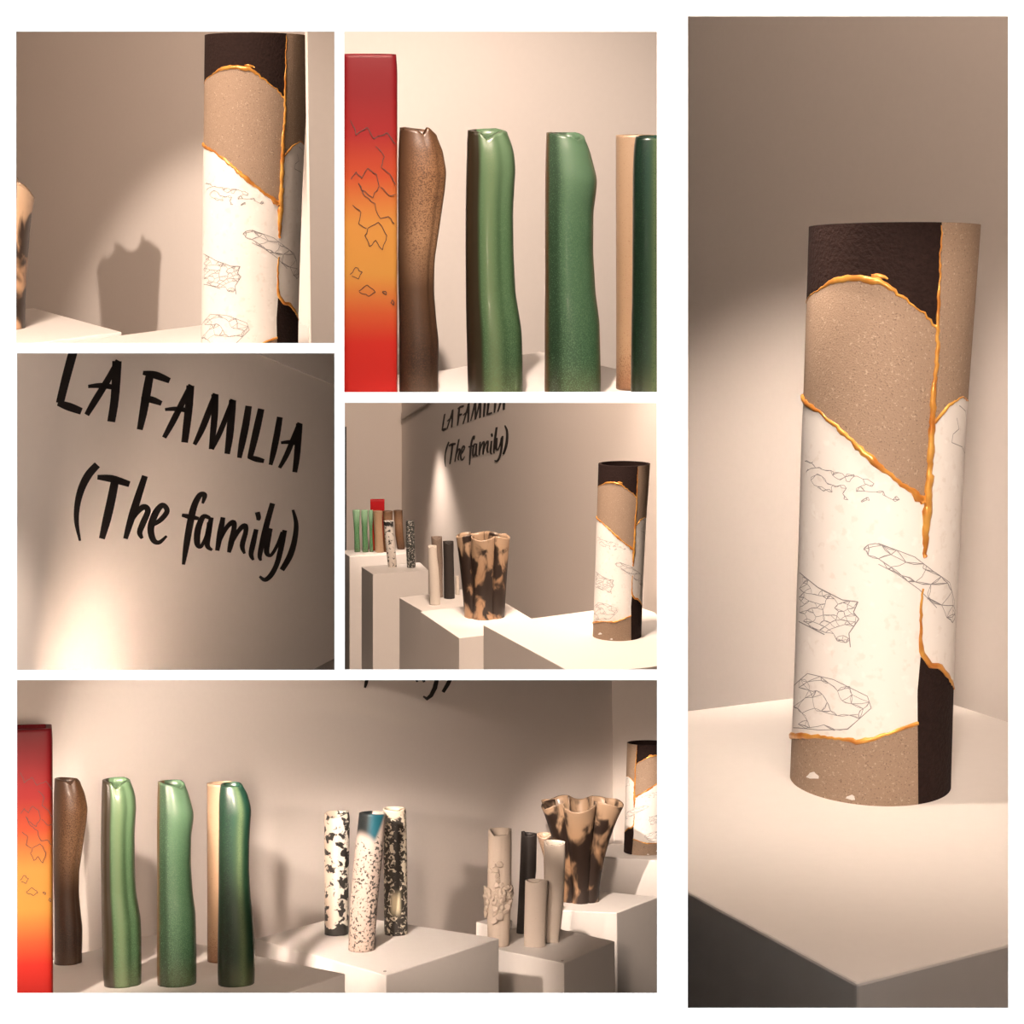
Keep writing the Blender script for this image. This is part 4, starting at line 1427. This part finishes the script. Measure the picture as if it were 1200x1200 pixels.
z5b = lambda u_, v_: (540 + u_ / 5.0, 920 + v_ / 5.0)
# blossom-covered vase
fl = vz(R5, z5b, [(272, 162, 298), (400, 158, 298), (600, 156, 296), (800, 155, 290), (938, 158, 284)], h5g, 'blossom_vase', 'off-white ribbed column vase wrapped in small clay petals', G_MATTE,
        (.50, .42, .345), (.42, .35, .28), .3, top=[(-2, .02), (-1.0, .0), (-.6, -.03), (.2, -.02), (.7, -.02), (.9, .03), (2, .02)], dents=[(-.3, .1, .03, .5, 2), (.2, .1, .03, .5, 2), (-.8, .1, .03, .5, 2)])
hv = fl['_h']
rv = sz(4.2, 14)
pm = None
rr = random.Random(9)
spots = [(.06 + .88 * rr.random(), rr.gauss(.42, .07)) for _ in range(46)] + [(rr.uniform(.42, .56), .50 + .045 * k) for k in range(6)] + [(rr.uniform(.40, .56), .30 - .03 * k) for k in range(3)]
for a, t in spots:
    if pm is None:
        V, Fc = [], []
        ns = 8
        for i in range(4):
            R_ = (.55, 1.0, .95, .45)[i]
            zz_ = (-.35, .0, .35, .22)[i]
            for j in range(ns):
                b = 2 * math.pi * j / ns
                k = 1 + .14 * math.sin(3 * b)
                V.append((R_ * k * math.cos(b), R_ * k * math.sin(b) * .8, zz_ + .12 * math.sin(2 * b) * (i > 1)))
        for i in range(3):
            for j in range(ns):
                k = (j + 1) % ns
                Fc.append((i * ns + j, i * ns + k, (i + 1) * ns + k, (i + 1) * ns + j))
        Fc.append(tuple(range(ns))[::-1])
        Fc.append(tuple(3 * ns + j for j in range(ns)))
        po = mesh_obj('petal', V, Fc, paint('petal_clay', (.50, .42, .345), .6, .05, 80), smooth=True)
        pm = po
    else:
        po = pm.copy()
        COL.objects.link(po)
    th = -math.pi * .55 + a * math.pi * 1.1
    rad = rv * 1.0
    pos = Vector((rad * math.sin(th), -rad * .85 * math.cos(th), max(.02, t) * hv))
    out = Vector((math.sin(th) + rr.uniform(-.4, .4), -math.cos(th) + rr.uniform(-.3, .3), rr.uniform(-.5, .6))).normalized()
    s = rv * rr.uniform(.22, .40)
    po.parent = fl
    po.matrix_local = Matrix.Translation(pos) @ out.to_track_quat('Z', 'Y').to_matrix().to_4x4() @ Matrix.Rotation(rr.uniform(0, 6), 4, 'Z') @ Matrix.Scale(s, 4)

vz(R5, z5b, [(280, 354, 446), (500, 345, 442), (700, 335, 420), (866, 326, 362 + 30)], h5g, 'slim_vase', 'slim leaning charcoal vase with notched rim behind the short white vase', G_MATTE,
   (.022, .017, .015), (.03, .024, .02), .3, top=[(-2.2, .0), (-1.3, .02), (-.8, .02), (-.5, -.025), (.2, -.02), (1.2, -.006), (2.2, -.01)])
vz(R5, z5b, [(342, 486, 612), (450, 490, 612), (560, 492, 608), (650, 496, 604), (720, 498, 600), (800, 498, 590), (880, 498, 576), (920, 500, 574)], h5g, 'slim_vase',
   'tall smooth white vase with a dented belly beside the flared vase', G_MATTE, (.56, .49, .42), (.5, .43, .36), .3,
   ratio=.6, dents=[(-.15, .45, .22, .44, .14), (.5, .4, -.10, .40, .2)], top=[(-2.2, .03), (-1.4, .02), (-.9, -.01), (0, -.012), (1.2, .01), (2.2, .02)])
vz(R5, z5b, [(560, 378, 512), (700, 374, 504), (850, 370, 498), (942, 370, 496)], h5g, 'slim_vase', 'short white vase with wavy rim in front of the charcoal vase', G_MATTE,
   (.52, .45, .385), (.46, .4, .34), .3, ratio=.6, top=[(-2.2, .01), (-1.2, .0), (-.3, -.02), (.1, -.012), (.35, .02), (.9, .02), (1.6, .0)])
vz(R5, z5b, [(300, 444, 530), (330, 456, 520), (420, 486, 520), (600, 488, 520), (880, 490, 520)], h5g, 'slim_vase', 'tan smoke-marked vase mouth showing between charcoal and smooth white vases', G_BROWN,
   (.50, .36, .26), (.06, .03, .02), .40, top=[(-2.2, .03), (0, -.01), (2.2, .03)])
fb5 = R5.on(680.5, 1054.5, h5f)
fan_vase(R5, fb5, sz(4.62, 106), sz(4.62, 22), sz(4.62, 51), 6, 'widely flared smoke fired vase beside the slim white vases', phase=.55, seed=12, amp=.44, power=1.7, crest=.05)
cylinder_vase(R5, np.array(R5.on(754, 998, h5b)), sz(5, 23), 'far gold-seamed cylinder vase in the corner, cut by the opening edge', front=False, aspect=5.16)
# walls of room 5
wd5 = unit((B5 - L5)[:2])
w5p = B5[:2] + np.array([-.045, .03])
top5 = lambda p, y: p[1] * R5.ray(600, y)[2] / R5.ray(600, y)[1]
split = w5p + wd5 * .63
corner = w5p + wd5 * 2.0
c5 = R5.R[2, 1] / R5.R[2, 2]
zloc = lambda p, z: z / R5.R[2, 2] - c5 * p[1]
lft = w5p - wd5 * 1.6
upright_wall('wall_back', R5, lft, split, (-1.9, zloc(lft, -.468)), (-1.9, zloc(split, -.468)), 'warm white wall behind the whole green vases')
upright_wall('wall_back', R5, split, corner, (-1.9, top5(split, 792.3)), (-1.9, top5(corner, 792.3)), 'warm white wall behind the slim and speckled vases')
dr5 = unit((P5r - B5)[:2])
rend = corner + dr5 * .27
upright_wall('wall_right', R5, corner, rend, (-1.9, top5(corner, 792.3)), (-1.9, top5(rend, 792.3)), 'side wall behind the cropped seamed cylinder in the corner')


# bottoms of the wall letters that reach into this opening
def bits5():
    strokes = [[(430, 795, 4), (428.8, 801, 3.6), (427.5, 806, 2)], [(487, 795, 3), (489, 799, 2)], [(495.5, 795, 4), (497, 799.5, 2.4)], [(512, 795, 4.5), (509.5, 806, 5), (505, 815, 4.6), (500, 819, 4), (496, 816, 2)],
               [(528, 795, 4), (524.5, 802, 4.6), (519, 811, 3.6)]]
    names = ['letter_f', 'letter_m', 'letter_m', 'letter_y', 'bracket']
    wpt = w5p - np.array([-.012, .008])
    c = R5.wall(480, 800, wpt, wd5)
    root = thing('wall_lettering', R5.M @ Matrix.Translation(Vector(c)), 'tips of black wall letters cut off by the opening edge above the speckled vases', 'lettering')
    for nme, st in zip(names, strokes):
        P = np.array(st, float)
        V, Fc = [], []
        for i in range(len(P)):
            t = P[min(i + 1, len(P) - 1), :2] - P[max(i - 1, 0), :2]
            t = t / np.linalg.norm(t)
            n = np.array([-t[1], t[0]]) * P[i, 2] / 2
            for s in (1, -1):
                x, y = P[i, :2] + s * n
                V.append(R5.wall(x, y, wpt, wd5) - c)
        for i in range(len(P) - 1):
            Fc.append((2 * i, 2 * i + 1, 2 * i + 3, 2 * i + 2))
        o = mesh_obj(nme, V, Fc, M_LETTER)
        o.parent = root
        m = o.modifiers.new('thick', 'SOLIDIFY')
        m.thickness = .001


bits5()
for o in bpy.data.objects:
    if '_h' in o:
        del o['_h']
